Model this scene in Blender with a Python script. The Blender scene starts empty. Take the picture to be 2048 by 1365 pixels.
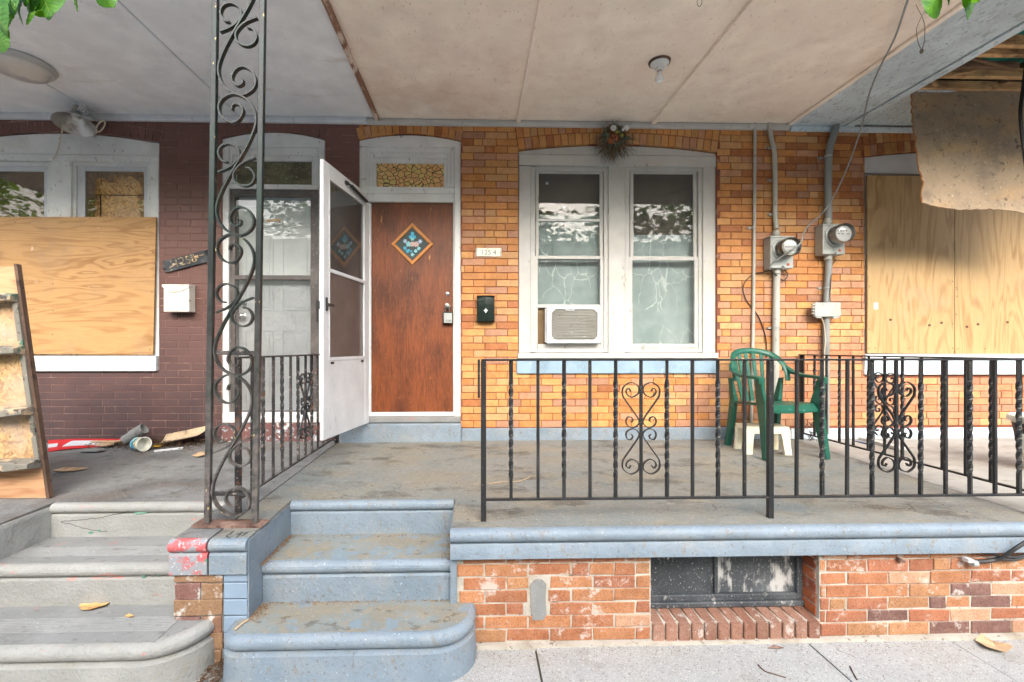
import bpy, bmesh, math, random
from mathutils import Vector, Matrix, noise as mnoise
R = math.radians
SC = bpy.context.scene
COL = SC.collection
rnd = random.Random(7)

# ------------------------------------------------------------------ camera
F, CX, CY = 930.0, 976.0, 697.0           # focal length and principal point, in photo pixels (2048 wide)
YAW = math.atan(0.0284)
CAM = Vector((0.0, -4.3, 1.49))
cam_d = bpy.data.cameras.new('camera')
cam = bpy.data.objects.new('camera', cam_d)
COL.objects.link(cam)
cam.location = CAM
cam.rotation_euler = (R(90), 0, -YAW)
cam_d.sensor_width = 36.0
cam_d.lens = F / 2048 * 36
cam_d.shift_x = (1024 - CX) / 2048
cam_d.shift_y = (CY - 682.5) / 2048
cam_d.clip_start = 0.05
cam_d.clip_end = 500
SC.camera = cam

# ------------------------------------------------------------------ light: bright overcast
SUN_EL, SUN_AZ = 31, 4
w = bpy.data.worlds.new('World')
SC.world = w
w.use_nodes = True
wn, wl = w.node_tree.nodes, w.node_tree.links
bg = wn['Background']
sky = wn.new('ShaderNodeTexSky')
sky.sky_type = 'NISHITA'
sky.sun_disc = False
sky.sun_elevation = R(SUN_EL)
sky.sun_rotation = R(180 - SUN_AZ)
sky.air_density = 1.0
sky.dust_density = 4.0
sky.ozone_density = 1.0
hsv = wn.new('ShaderNodeHueSaturation')      # thin cloud: little colour left in the sky
hsv.inputs['Saturation'].default_value = 0.75
wl.new(sky.outputs[0], hsv.inputs['Color'])
wl.new(hsv.outputs[0], bg.inputs[0])
bg.inputs[1].default_value = 0.15
sun_d = bpy.data.lights.new('sun', 'SUN')
sun_d.energy = 1.5
sun_d.angle = R(64)
sun_d.color = (1.0, 0.99, 0.98)
sun = bpy.data.objects.new('sun', sun_d)
COL.objects.link(sun)
sun.rotation_euler = (R(90 - SUN_EL), 0, R(SUN_AZ))
sun.location = (-4, -8, 9)
vs = SC.view_settings
vs.view_transform = 'Standard'
vs.look = 'None'
vs.gamma = 1
vs.use_curve_mapping = False
vs.exposure = 2.05
SC.cycles.use_denoising = True
SC.cycles.use_adaptive_sampling = True
SC.cycles.adaptive_threshold = 0.025
SC.cycles.max_bounces = 7
SC.cycles.diffuse_bounces = 5
SC.cycles.transparent_max_bounces = 12
SC.cycles.caustics_reflective = False
SC.cycles.caustics_refractive = False

# ------------------------------------------------------------------ layout: photo pixel -> point on a plane of the place
FW = Vector((math.sin(YAW), math.cos(YAW), 0))
RT = Vector((math.cos(YAW), -math.sin(YAW), 0))
def ray(u, v):
    return FW + RT * ((u - CX) / F) + Vector((0, 0, (CY - v) / F))
def at(u, v, y=0.0):
    d = ray(u, v); return CAM + d * ((y - CAM.y) / d.y)
def atz(u, v, z):
    d = ray(u, v); return CAM + d * ((z - CAM.z) / d.z)
def X(u, y=0.0): return at(u, 697, y).x
def Z(v, y=0.0, u=976): return at(u, v, y).z
def floor_z(y): return 0.64 + 0.02 * y
def ceil_z(y): return 3.59 + 0.015 * y

def S(r, g, b, k=1.0):
    def f(c):
        c /= 255.0
        return c / 12.92 if c <= 0.04045 else ((c + 0.055) / 1.055) ** 2.4
    return (f(r) * k, f(g) * k, f(b) * k, 1.0)

# ------------------------------------------------------------------ objects
WL = {}                                    # world position of each parent
def finish(o, parent, wpos):
    COL.objects.link(o)
    if parent is not None:
        o.parent = parent
        o.location = Vector(wpos) - WL[parent.name]
    else:
        o.location = wpos
    WL[o.name] = Vector(wpos)
    return o
def tag(o, label, cat, group=None):
    o['label'] = label
    o['category'] = cat
    if group: o['group'] = group
    return o
def kind(o, k):
    o['kind'] = k
    return o
def empty(name, loc, parent=None, rz=0.0):
    o = bpy.data.objects.new(name, None)
    o.empty_display_size = 0.1
    finish(o, parent, loc)
    o.rotation_euler.z = rz
    return o
def link_mesh(name, me, loc, parent=None, rot=(0, 0, 0), scale=(1, 1, 1), color=None):
    o = bpy.data.objects.new(name, me)
    finish(o, parent, loc)
    o.rotation_euler = rot
    o.scale = scale
    if color: o.color = color
    return o

class MB:
    """collects shapes, then links them as one mesh object"""
    def __init__(s): s.v = []; s.f = []; s.sm = []
    def add(s, vs, fs, smooth=False):
        n = len(s.v)
        s.v += [tuple(p) for p in vs]
        s.f += [tuple(i + n for i in f) for f in fs]
        s.sm += [smooth] * len(fs)
        return s
    def box(s, x0, x1, y0, y1, z0, z1):
        v = [(x, y, z) for x in (x0, x1) for y in (y0, y1) for z in (z0, z1)]
        return s.add(v, [(0, 1, 3, 2), (4, 6, 7, 5), (0, 4, 5, 1), (2, 3, 7, 6), (0, 2, 6, 4), (1, 5, 7, 3)])
    def obox(s, c, half, rot=Matrix.Identity(3)):
        c = Vector(c)
        v = [c + rot @ Vector((a * half[0], b * half[1], e * half[2])) for a in (-1, 1) for b in (-1, 1) for e in (-1, 1)]
        return s.add(v, [(0, 1, 3, 2), (4, 6, 7, 5), (0, 4, 5, 1), (2, 3, 7, 6), (0, 2, 6, 4), (1, 5, 7, 3)])
    def loft(s, loops, cap=True, smooth=False, closed=True):
        n = len(loops[0]); v = [p for l in loops for p in l]; f = []
        for i in range(len(loops) - 1):
            for j in range(n if closed else n - 1):
                k = (j + 1) % n
                f.append((i * n + j, i * n + k, (i + 1) * n + k, (i + 1) * n + j))
        s.add(v, f, smooth)
        if cap:
            s.add(loops[0], [tuple(range(n - 1, -1, -1))]); s.add(loops[-1], [tuple(range(n))])
        return s
    def prism_y(s, poly, y0, y1):            # poly: (x,z) pairs
        return s.loft([[(x, y0, z) for x, z in poly], [(x, y1, z) for x, z in poly]])
    def prism_z(s, poly, z0, z1):            # poly: (x,y); z0,z1 numbers or functions of y
        a = z0 if callable(z0) else (lambda y: z0)
        b = z1 if callable(z1) else (lambda y: z1)
        return s.loft([[(x, y, a(y)) for x, y in poly], [(x, y, b(y)) for x, y in poly]])
    def extrude_x(s, prof, x0, x1, smooth=False):   # prof: (y,z)
        return s.loft([[(x0, y, z) for y, z in prof], [(x1, y, z) for y, z in prof]], True, smooth)
    def tube(s, pts, r, n=8, cap=True, smooth=True):
        pts = [Vector(p) for p in pts]; loops = []
        up = Vector((0, 0, 1)); prev = None
        for i, p in enumerate(pts):
            d = (pts[min(i + 1, len(pts) - 1)] - pts[max(i - 1, 0)])
            if d.length < 1e-9: d = Vector((0, 0, 1))
            d.normalize()
            a = (prev - d * prev.dot(d)) if prev is not None else d.cross(up if abs(d.z) < .9 else Vector((1, 0, 0)))
            a.normalize(); prev = a; b = d.cross(a)
            rr = r[i] if isinstance(r, (list, tuple)) else r
            loops.append([p + a * (rr * math.cos(t)) + b * (rr * math.sin(t)) for t in [2 * math.pi * k / n for k in range(n)]])
        return s.loft(loops, cap, smooth)
    def lathe(s, prof, origin, axis=(0, 0, 1), n=24, smooth=True, squash=1.0, cap=True):    # prof: (radius, height)
        o = Vector(origin); a = Vector(axis).normalized()
        e = a.cross(Vector((0, 1, 0)) if abs(a.y) < .9 else Vector((1, 0, 0))).normalized(); g = a.cross(e)
        loops = [[o + a * h + e * (max(r, 1e-4) * math.cos(t)) + g * (max(r, 1e-4) * squash * math.sin(t)) for t in [2 * math.pi * k / n for k in range(n)]] for r, h in prof]
        return s.loft(loops, cap, smooth)
    def ribbon(s, pts, th, y0, y1, smooth=True):    # flat bar bent in the XZ plane
        n = len(pts); L = []
        for i, (x, z) in enumerate(pts):
            a = Vector(pts[max(i - 1, 0)]); b = Vector(pts[min(i + 1, n - 1)]); d = (b - a)
            if d.length < 1e-9: d = Vector((1, 0))
            d.normalize(); nx, nz = -d.y * th / 2, d.x * th / 2
            L.append([(x + nx, y0, z + nz), (x + nx, y1, z + nz), (x - nx, y1, z - nz), (x - nx, y0, z - nz)])
        return s.loft(L, True, False)
    def sphere(s, c, r, n=12, m=8, sq=(1, 1, 1)):
        c = Vector(c); L = []
        for i in range(1, m):
            t = math.pi * i / m
            L.append([(c.x + r * sq[0] * math.sin(t) * math.cos(2 * math.pi * k / n), c.y + r * sq[1] * math.sin(t) * math.sin(2 * math.pi * k / n), c.z - r * sq[2] * math.cos(t)) for k in range(n)])
        return s.loft(L, True, True)
    def mesh(s, name, mat, off=(0, 0, 0), bevel=0, segs=1):
        me = bpy.data.meshes.new(name)
        o = Vector(off)
        me.from_pydata([Vector(p) - o for p in s.v], [], s.f)
        bm = bmesh.new(); bm.from_mesh(me)
        if not bevel:
            bm.faces.ensure_lookup_table()
            for f, q in zip(bm.faces, s.sm): f.smooth = q
        bmesh.ops.recalc_face_normals(bm, faces=bm.faces)
        if bevel:
            es = [e for e in bm.edges if len(e.link_faces) == 2 and e.calc_face_angle(0) > 0.6]
            bmesh.ops.bevel(bm, geom=es, offset=bevel, segments=segs, profile=0.5, affect='EDGES', clamp_overlap=True)
        for e in bm.edges:
            if len(e.link_faces) == 2 and e.calc_face_angle(0) > .62: e.smooth = False
        bm.to_mesh(me); bm.free()
        if mat is not None: me.materials.append(mat)
        return me
    def build(s, name, mat, parent=None, bevel=0, segs=1, base=False):
        xs = [p[0] for p in s.v]; ys = [p[1] for p in s.v]; zs = [p[2] for p in s.v]
        c = Vector(((min(xs) + max(xs)) / 2, (min(ys) + max(ys)) / 2, min(zs) if base else (min(zs) + max(zs)) / 2))
        return link_mesh(name, s.mesh(name, mat, c, bevel, segs), c, parent)
    def build_local(s, name, mat, parent, bevel=0, segs=1, loc=(0, 0, 0), rot=(0, 0, 0)):
        """coordinates are the parent's own"""
        o = bpy.data.objects.new(name, s.mesh(name, mat, (0, 0, 0), bevel, segs))
        COL.objects.link(o); o.parent = parent; o.location = loc; o.rotation_euler = rot
        WL[o.name] = WL[parent.name] + Vector(loc)
        return o

def spline(pts, k=6):
    out = []; n = len(pts)
    P = [Vector(p) for p in pts]
    for i in range(n - 1):
        p0 = P[max(i - 1, 0)]; p1 = P[i]; p2 = P[i + 1]; p3 = P[min(i + 2, n - 1)]
        for j in range(k):
            t = j / k
            out.append(0.5 * ((2 * p1) + (p2 - p0) * t + (2 * p0 - 5 * p1 + 4 * p2 - p3) * t * t + (3 * p1 - p0 - 3 * p2 + p3) * t ** 3))
    out.append(P[-1])
    return out

def text(name, body, size, loc, rot, mat, parent=None, ext=0.0006, align='CENTER', sx=1.0):
    c = bpy.data.curves.new(name, 'FONT')
    c.body = body; c.size = size; c.extrude = ext
    c.align_x = align; c.align_y = 'CENTER'
    c.materials.append(mat)
    o = bpy.data.objects.new(name, c)
    me = bpy.data.meshes.new_from_object(o)
    me.materials.clear(); me.materials.append(mat)
    bpy.data.objects.remove(o)
    return link_mesh(name, me, loc, parent, rot, (sx, 1, 1))

# ------------------------------------------------------------------ materials
class NT:
    def __init__(s, name):
        s.m = bpy.data.materials.new(name); s.m.use_nodes = True
        s.n, s.l = s.m.node_tree.nodes, s.m.node_tree.links
        s.b = s.n['Principled BSDF']
        s.geo = s.n.new('ShaderNodeNewGeometry')
    def node(s, t, **kw):
        n = s.n.new(t)
        for k, v in kw.items(): setattr(n, k, v)
        return n
    def mapped(s, st=(1, 1, 1), off=(0, 0, 0), rot=(0, 0, 0), src=None):
        m = s.node('ShaderNodeMapping')
        m.inputs['Scale'].default_value = st; m.inputs['Location'].default_value = off; m.inputs['Rotation'].default_value = rot
        s.l.new(src or s.geo.outputs['Position'], m.inputs['Vector'])
        return m.outputs[0]
    def noise(s, sc, st=(1, 1, 1), off=(0, 0, 0), detail=4, rough=.6, dist=0.0, src=None, rot=(0, 0, 0)):
        t = s.node('ShaderNodeTexNoise')
        t.inputs['Scale'].default_value = sc; t.inputs['Detail'].default_value = detail
        t.inputs['Roughness'].default_value = rough; t.inputs['Distortion'].default_value = dist
        s.l.new(s.mapped(st, off, rot, src), t.inputs['Vector'])
        return t.outputs['Fac']
    def rng(s, x, lo, hi, a=0.0, b=1.0):
        r = s.node('ShaderNodeMapRange')
        r.inputs[1].default_value = lo; r.inputs[2].default_value = hi; r.inputs[3].default_value = a; r.inputs[4].default_value = b
        s.l.new(x, r.inputs[0]); return r.outputs[0]
    def math(s, op, a, b=None):
        m = s.node('ShaderNodeMath', operation=op)
        for i, q in enumerate((a, b)):
            if q is None: continue
            if isinstance(q, (int, float)): m.inputs[i].default_value = q
            else: s.l.new(q, m.inputs[i])
        return m.outputs[0]
    def mix(s, fac, a, b, mode='MIX'):
        m = s.node('ShaderNodeMix', data_type='RGBA', blend_type=mode)
        for i, q in ((0, fac), (6, a), (7, b)):
            if isinstance(q, (int, float, tuple)): m.inputs[i].default_value = q
            else: s.l.new(q, m.inputs[i])
        return m.outputs[2]
    def bump(s, h, st=.3, dist=.004, prev=None):
        b = s.node('ShaderNodeBump'); b.inputs['Strength'].default_value = st; b.inputs['Distance'].default_value = dist
        s.l.new(h, b.inputs['Height'])
        if prev is not None: s.l.new(prev, b.inputs['Normal'])
        return b.outputs[0]
    def out(s, col, rough=.6, metal=0.0, normal=None, spec=.5):
        b = s.b
        if isinstance(col, tuple): b.inputs['Base Color'].default_value = col
        else: s.l.new(col, b.inputs['Base Color'])
        if isinstance(rough, (int, float)): b.inputs['Roughness'].default_value = rough
        else: s.l.new(rough, b.inputs['Roughness'])
        b.inputs['Metallic'].default_value = metal
        b.inputs['Specular IOR Level'].default_value = spec
        if normal is not None: s.l.new(normal, b.inputs['Normal'])
        return s.m

def sc3(c, k): return (min(c[0] * k, 1), min(c[1] * k, 1), min(c[2] * k, 1), 1)
_seed = [0]
def M(name, base, rough=.6, metal=0.0, var=.1, vs=5, layers=(), bump=.2, bs=60, bd=.003, spec=.4, cracks=None, lump=0.0):
    """painted, weathered surface. layers: (colour, scale, lo, hi, stretch, amount)"""
    t = NT(name); _seed[0] += 1; o = (_seed[0] * 3.7, _seed[0] * 1.3, _seed[0] * 2.1)
    c = t.mix(t.rng(t.noise(vs, off=o), .3, .7), sc3(base, 1 - var), sc3(base, 1 + var))
    rr = rough
    hh = t.noise(bs, off=o, detail=2)
    for i, L in enumerate(layers):
        col, s_, lo, hi = L[:4]
        st = L[4] if len(L) > 4 else (1, 1, 1)
        am = L[5] if len(L) > 5 else 1.0
        lo, hi = .5 + (lo - .5) * .74, .5 + (hi - .5) * .74
        if s_ >= 40: lo, hi = lo + .022, hi + .022
        f = t.rng(t.noise(s_, st, (o[0] + 11 * i, o[1] + 5 * i, o[2]), 5 if s_ < 15 else 3 if s_ < 40 else 2, .62), lo, hi, 0, am)
        c = t.mix(f, c, col)
    nrm = t.bump(hh, bump, bd) if bump else None
    if lump: nrm = t.bump(t.noise(7, off=o, detail=1), lump, .03, nrm)
    if cracks:
        cs, cst, cw, ca, clo = cracks
        vo = t.node('ShaderNodeTexVoronoi', feature='DISTANCE_TO_EDGE'); vo.inputs['Scale'].default_value = cs
        nz = t.node('ShaderNodeTexNoise'); nz.inputs['Scale'].default_value = cs * 2.2; nz.inputs['Detail'].default_value = 4
        t.l.new(t.geo.outputs['Position'], nz.inputs['Vector'])
        ad = t.node('ShaderNodeVectorMath', operation='MULTIPLY_ADD')
        ad.inputs[1].default_value = (.35 / cs * 2,) * 3
        t.l.new(nz.outputs['Color'], ad.inputs[0]); t.l.new(t.mapped(cst, o), ad.inputs[2]); t.l.new(ad.outputs[0], vo.inputs['Vector'])
        f = t.math('MULTIPLY', t.rng(vo.outputs['Distance'], cw * .4, cw, ca, 0), t.rng(t.noise(1.7, off=(o[1], 3, 1), detail=2), clo, clo + .06))
        c = t.mix(f, c, sc3(base, .25))
        nrm = t.bump(t.rng(f, 0, 1, 1, 0), .5, .004, nrm)
    return t.out(c, rr, metal, nrm, spec)

def brick_mat(name, attr, speck=.5, white=0.0, bump=.5):
    """colour comes from the brick itself (object colour, or the colour attribute of joined bricks)"""
    t = NT(name)
    if attr:
        a = t.node('ShaderNodeAttribute'); a.attribute_name = 'Col'; base = a.outputs['Color']
    else:
        a = t.node('ShaderNodeObjectInfo'); base = a.outputs['Color']
    c = t.mix(t.rng(t.noise(14, detail=4), .34, .66), t.mix(1.0, base, (.80, .75, .73, 1), 'MULTIPLY'), base)
    c = t.mix(t.rng(t.noise(26, off=(3, 1, 2), detail=4), .5, .72, 0, .6), c, t.mix(.45, base, (.42, .27, .2, 1)))
    c = t.mix(t.rng(t.noise(210, detail=2, off=(1, 5, 2)), .58, .66, 0, speck), c, t.mix(1.0, base, (.28, .22, .2, 1), 'MULTIPLY'))
    c = t.mix(t.rng(t.noise(300, detail=2, off=(4, 5, 7)), .66, .72, 0, .35), c, (.75, .68, .58, 1))
    if bump > .6: c = t.mix(t.rng(t.noise(95, detail=2, off=(2, 9, 4)), .55, .68, 0, .6), c, t.mix(1.0, base, (.42, .36, .34, 1), 'MULTIPLY'))
    if white:
        c = t.mix(t.rng(t.noise(9, detail=6, rough=.72, off=(8, 2, 1)), .57, .64, 0, white), c, (.66, .63, .58, 1))
    c = t.mix(t.rng(t.noise(1.6, (1.6, 1, .6), (5, 5, 5), 5), .40, .68, 0, .38), c, t.mix(1.0, c, (.66, .58, .54, 1), 'MULTIPLY'))
    n = t.bump(t.noise(110, detail=2), bump, .003)
    n = t.bump(t.noise(22, detail=1), .35, .006, n)
    return t.out(c, .62, 0, n, .4)

def wood_mat(name, light, dark, axis='x', lines=26, stain=None, gloss=.55, scale=1.0, fine=.35):
    """rotary-cut plywood / boards: contour lines of a stretched noise"""
    t = NT(name); _seed[0] += 1; o = (_seed[0] * 3.1, 0, _seed[0] * 1.7)
    st = {'x': (.55, 1, 3.2), 'z': (3.2, 1, .5), 'y': (3, .5, 3)}[axis]
    st = tuple(q * scale for q in st)
    n1 = t.noise(1.0, st, o, 3, .5, .6)
    ring = t.math('SINE', t.math('MULTIPLY', n1, lines * 6.28))
    f = t.rng(ring, .0, 1.0, 0, 1)
    c = t.mix(t.math('MULTIPLY', f, t.rng(t.noise(3, st, o), .25, .7)), light, dark)
    fs = {'x': (6, 60, 160), 'z': (160, 60, 6), 'y': (160, 6, 160)}[axis]
    c = t.mix(t.rng(t.noise(1, fs, o, 4), .45, .75, 0, fine), c, sc3(dark, .75))
    c = t.mix(t.rng(t.noise(2.2, (1, 1, 1), o, 5), .35, .75, 0, .35), c, sc3(light, .72))
    if stain:
        for (sc_, ss, lo, hi, am) in stain:
            c = t.mix(t.rng(t.noise(ss, (1, 1, 1), (o[0] + 4, 2, ss), 8, .65), lo, hi, 0, am), c, sc_)
    nrm = t.bump(t.noise(1, fs, o, 4), .25, .002)
    return t.out(c, gloss, 0, nrm, .3)

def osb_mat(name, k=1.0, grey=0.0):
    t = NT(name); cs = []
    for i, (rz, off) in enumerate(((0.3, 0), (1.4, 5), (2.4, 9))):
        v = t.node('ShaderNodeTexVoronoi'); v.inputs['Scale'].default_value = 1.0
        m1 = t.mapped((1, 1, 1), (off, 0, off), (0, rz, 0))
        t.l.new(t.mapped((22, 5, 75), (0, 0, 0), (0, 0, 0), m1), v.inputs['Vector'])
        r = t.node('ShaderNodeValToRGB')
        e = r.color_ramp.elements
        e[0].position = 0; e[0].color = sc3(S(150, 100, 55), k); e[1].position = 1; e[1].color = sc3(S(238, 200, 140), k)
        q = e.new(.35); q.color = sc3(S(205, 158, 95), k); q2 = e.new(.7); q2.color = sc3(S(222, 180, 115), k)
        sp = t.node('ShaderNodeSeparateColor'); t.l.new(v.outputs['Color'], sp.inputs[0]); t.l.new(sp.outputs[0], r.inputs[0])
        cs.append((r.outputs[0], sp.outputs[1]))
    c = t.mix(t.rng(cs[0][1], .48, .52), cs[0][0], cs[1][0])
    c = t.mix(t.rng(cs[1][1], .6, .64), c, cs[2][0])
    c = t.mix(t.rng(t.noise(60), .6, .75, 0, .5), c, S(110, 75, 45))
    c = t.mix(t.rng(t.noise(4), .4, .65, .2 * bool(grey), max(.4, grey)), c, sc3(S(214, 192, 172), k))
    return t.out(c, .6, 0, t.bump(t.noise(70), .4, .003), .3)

def glass_mat(name, tint=(1, 1, 1, 1), dirt=.0, refl=1.0, rough=.015, dirt_col=(.5, .5, .48, 1)):
    t = NT(name); n = t.n
    tr = n.new('ShaderNodeBsdfTransparent'); tr.inputs[0].default_value = tint
    gl = n.new('ShaderNodeBsdfGlossy'); gl.inputs['Roughness'].default_value = rough
    df = n.new('ShaderNodeBsdfDiffuse'); df.inputs[0].default_value = dirt_col
    fr = n.new('ShaderNodeFresnel'); fr.inputs[0].default_value = 1.5
    mx = n.new('ShaderNodeMixShader'); mx2 = n.new('ShaderNodeMixShader')
    t.l.new(t.bump(t.noise(1.3, detail=1), .10, .02), gl.inputs['Normal'])
    t.l.new(t.math('MULTIPLY', fr.outputs[0], 1.9 * refl), mx.inputs[0]); t.l.new(tr.outputs[0], mx.inputs[1]); t.l.new(gl.outputs[0], mx.inputs[2])
    t.l.new(t.rng(t.noise(3, detail=8), .35, .75, dirt * .3, dirt), mx2.inputs[0]); t.l.new(mx.outputs[0], mx2.inputs[1]); t.l.new(df.outputs[0], mx2.inputs[2])
    t.l.new(mx2.outputs[0], n['Material Output'].inputs[0])
    return t.m

GREY = S(150, 148, 144)
DIRT = S(120, 100, 78)
DARKDIRT = S(70, 62, 54)
m_white = M('white_paint', S(218, 219, 217), .45, layers=[(S(198, 194, 186), 3, .52, .75, (1, 1, 1), .5), (S(150, 140, 125), 14, .70, .76, (1, 1, 1), .6), (S(120, 105, 90), 40, .70, .76, (1, 1, .4), .6)], bump=.25, bs=40)
m_white_clean = M('white_enamel', S(204, 207, 210), .35, layers=[(S(200, 203, 205), 2, .5, .8, (1, 1, 1), .5), (S(150, 145, 138), 30, .70, .76, (1, 1, .4), .5)], bump=.06, bs=25)
m_cream = M('cream_paint', S(187, 186, 182), .45, layers=[(S(186, 181, 166), 4, .52, .75, (1, 1, 1), .5), (S(125, 110, 90), 22, .70, .76, (1, 1, .3), .5)], bump=.2, bs=40)
m_blue = M('blue_paint', S(124, 137, 148), .55, layers=[(S(112, 127, 139), 3, .45, .75, (1, 1, 1), .8), (S(138, 142, 142), 6, .50, .72, (1, 1, 1), .6), (S(124, 114, 100), 26, .66, .72, (1, 1, .6), .45), (S(96, 88, 78), 70, .62, .72, (1, 1, 1), .5), (S(206, 214, 220), 90, .72, .76, (1, 1, 1), .5)], bump=.7, bs=42, bd=.005, lump=.45)
m_blue_tread = M('worn_blue_tread', S(128, 134, 132), .7, layers=[(S(136, 128, 112), 5, .42, .62, (1, 1.3, 1), .8), (S(150, 136, 114), 18, .54, .66, (1, 1, 1), .6), (S(92, 82, 70), 12, .62, .72, (1, 1.5, 1), .7), (S(122, 142, 156), 8, .58, .66, (1, 1, 1), .7), (S(215, 210, 200), 120, .71, .75, (1, 1, 1), .6)], bump=.6, bs=34, bd=.004)
m_floor_c = M('worn_porch_paint', S(126, 127, 122), .65, layers=[(S(112, 122, 124), 1.3, .5, .7, (1, 1.2, 1), .8), (S(136, 128, 112), 2.4, .46, .66, (1, 1.5, 1), .7), (S(76, 72, 66), 3.2, .56, .74, (1, 1.6, 1), .8), (S(156, 146, 128), 22, .6, .72, (1, 2, 1), .55), (S(60, 55, 50), 34, .67, .74, (1, 2, 1), .6), (S(220, 216, 206), 110, .72, .75, (1, 1, 1), .7), (S(104, 94, 82), 70, .56, .72, (1, 1.6, 1), .5)], bump=.6, bs=44, bd=.005, cracks=(4.5, (1, 1.5, 1), .022, .7, .585), lump=.35)
m_floor_l = M('bare_porch_concrete', S(120, 121, 120), .7, layers=[(S(84, 85, 86), 1.8, .45, .7, (1, 1.2, 1), .8), (S(104, 92, 82), 1.6, .52, .70, (1, 1.2, 1), .6), (S(70, 66, 62), 9, .58, .74, (1, 1.4, 1), .6), (S(170, 168, 160), 60, .66, .74, (1, 1, 1), .5), (S(84, 80, 76), 80, .56, .7, (1, 1.5, 1), .5)], bump=.6, bs=44, bd=.005, cracks=(2.2, (1, 1.2, 1), .010, .7, .57), lump=.35)
m_floor_r = M('grey_porch_paint', S(158, 156, 150), .6, layers=[(S(132, 128, 120), 1.8, .45, .7, (1, 2, 1), .8), (S(108, 100, 90), 8, .6, .74, (1, 2.4, 1), .6), (S(200, 196, 186), 80, .7, .75, (1, 1, 1), .5)], bump=.4, bs=26)
m_step_l = M('whitewashed_concrete', S(150, 150, 146), .75, layers=[(S(140, 140, 135), 2.4, .45, .7, (1, 1, 1), .8), (S(146, 142, 130), 12, .58, .76, (1, 1, 1), .6), (S(196, 120, 112), 9, .68, .73, (.5, 1, 2), .7), (S(112, 110, 104), 80, .60, .72, (1, 1, 1), .35)], bump=.9, bs=60, bd=.005, lump=.5)
m_tread_l = M('grey_concrete_tread', S(134, 135, 133), .75, layers=[(S(122, 122, 120), 2.2, .45, .7, (1, 2, 1), .8), (S(98, 96, 92), 14, .6, .75, (1, 2, 1), .6), (S(168, 118, 112), 8, .70, .75, (1, 1, 1), .6), (S(205, 203, 198), 100, .7, .75, (1, 1, 1), .5)], bump=.55, bs=45, bd=.003)
m_redgreen = M('peeling_red_paint', S(140, 144, 148), .6, layers=[(S(190, 84, 86), 7, .50, .57, (1, 1, 1.2), .9), (S(70, 140, 116), 8, .64, .66, (1.6, 1, 1), .95), (S(205, 205, 204), 60, .64, .7, (1, 1, 1), .7)], bump=.5, bs=40)
m_sidewalk = M('sidewalk_concrete', S(163, 164, 163), .8, layers=[(S(162, 160, 154), 1.6, .45, .72, (1, 1, 1), .7), (S(140, 134, 124), 8, .58, .76, (1, 1, 1), .5), (S(92, 84, 74), 60, .62, .72, (1, 1, 1), .5), (S(214, 212, 208), 150, .60, .70, (1, 1, 1), .7), (S(110, 104, 96), 190, .60, .68, (1, 1, 1), .6)], bump=.7, bs=130, bd=.003, cracks=(.9, (1, 1, 1), .006, .9, .50))
m_joint = M('joint_dirt', S(92, 84, 74), .9, bump=.5, bs=90)
m_asphalt = M('pale_bounce_road', S(182, 181, 178), .85, bump=.5, bs=120)  # unseen road, kept pale to bounce light up to the porch ceilings
m_pink = M('pinkish_ceiling_paint', S(248, 234, 220), .55, layers=[(S(242, 226, 210), 1.2, .45, .72, (1, 1, 1), .7), (S(220, 196, 176), 5, .6, .8, (1, 1, 1), .4), (S(198, 164, 132), .8, .60, .74, (1, 1, 1), .35), (S(200, 178, 160), 40, .68, .72, (1, .6, 1), .45), (S(150, 130, 114), 95, .735, .75, (1, .7, 1), .5)], bump=.12, bs=20)
m_grey_ceiling = M('grey_ceiling_paint', S(238, 242, 245), .55, layers=[(S(230, 233, 236), .9, .45, .72, (1, 1, 1), .7), (S(188, 178, 168), 2, .66, .8, (1, 3, 1), .4), (S(150, 142, 135), 50, .76, .78, (1, 1, 1), .5)], bump=.08, bs=14)
m_bluegrey_ceiling = M('blue_grey_ceiling_paint', S(200, 215, 222), .6, layers=[(S(166, 180, 186), 2, .45, .7, (1, .6, 1), .8), (S(140, 150, 156), 34, .60, .68, (1, .35, 1), .6), (S(84, 88, 90), 90, .66, .70, (1, .4, 1), .75)], bump=.3, bs=30)
m_brown_mortar = M('brown_paint_joint', S(128, 94, 84), .55, layers=[(S(176, 148, 132), 7, .55, .7, (1, 1, 1), .8)], bump=.3)
m_red_mortar = M('red_brown_mortar', S(136, 78, 52), .8, layers=[(S(110, 70, 56), 5, .5, .7), (S(176, 150, 126), 9, .66, .74, (1, 1, 1), .7)], bump=.5, bs=120)
m_white_mortar = M('pale_mortar', S(184, 177, 165), .85, layers=[(S(160, 150, 134), 6, .45, .7), (S(120, 110, 96), 30, .62, .74)], bump=.8, bs=90, bd=.004)
m_iron = M('black_iron_paint', S(33, 34, 35), .42, layers=[(S(58, 56, 54), 8, .52, .72, (1, 1, .4), .6), (S(120, 110, 100), 60, .67, .74, (1, 1, 1), .5)], bump=.5, bs=70, bd=.002)
m_iron_old = M('worn_iron_paint', S(46, 45, 45), .5, layers=[(S(100, 90, 86), 10, .50, .68, (1, 1, .4), .7), (S(176, 160, 148), 50, .62, .72, (1, 1, 1), .7), (S(110, 66, 44), 16, .66, .74, (1, 1, 1), .8)], bump=.6, bs=60, bd=.002)
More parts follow.
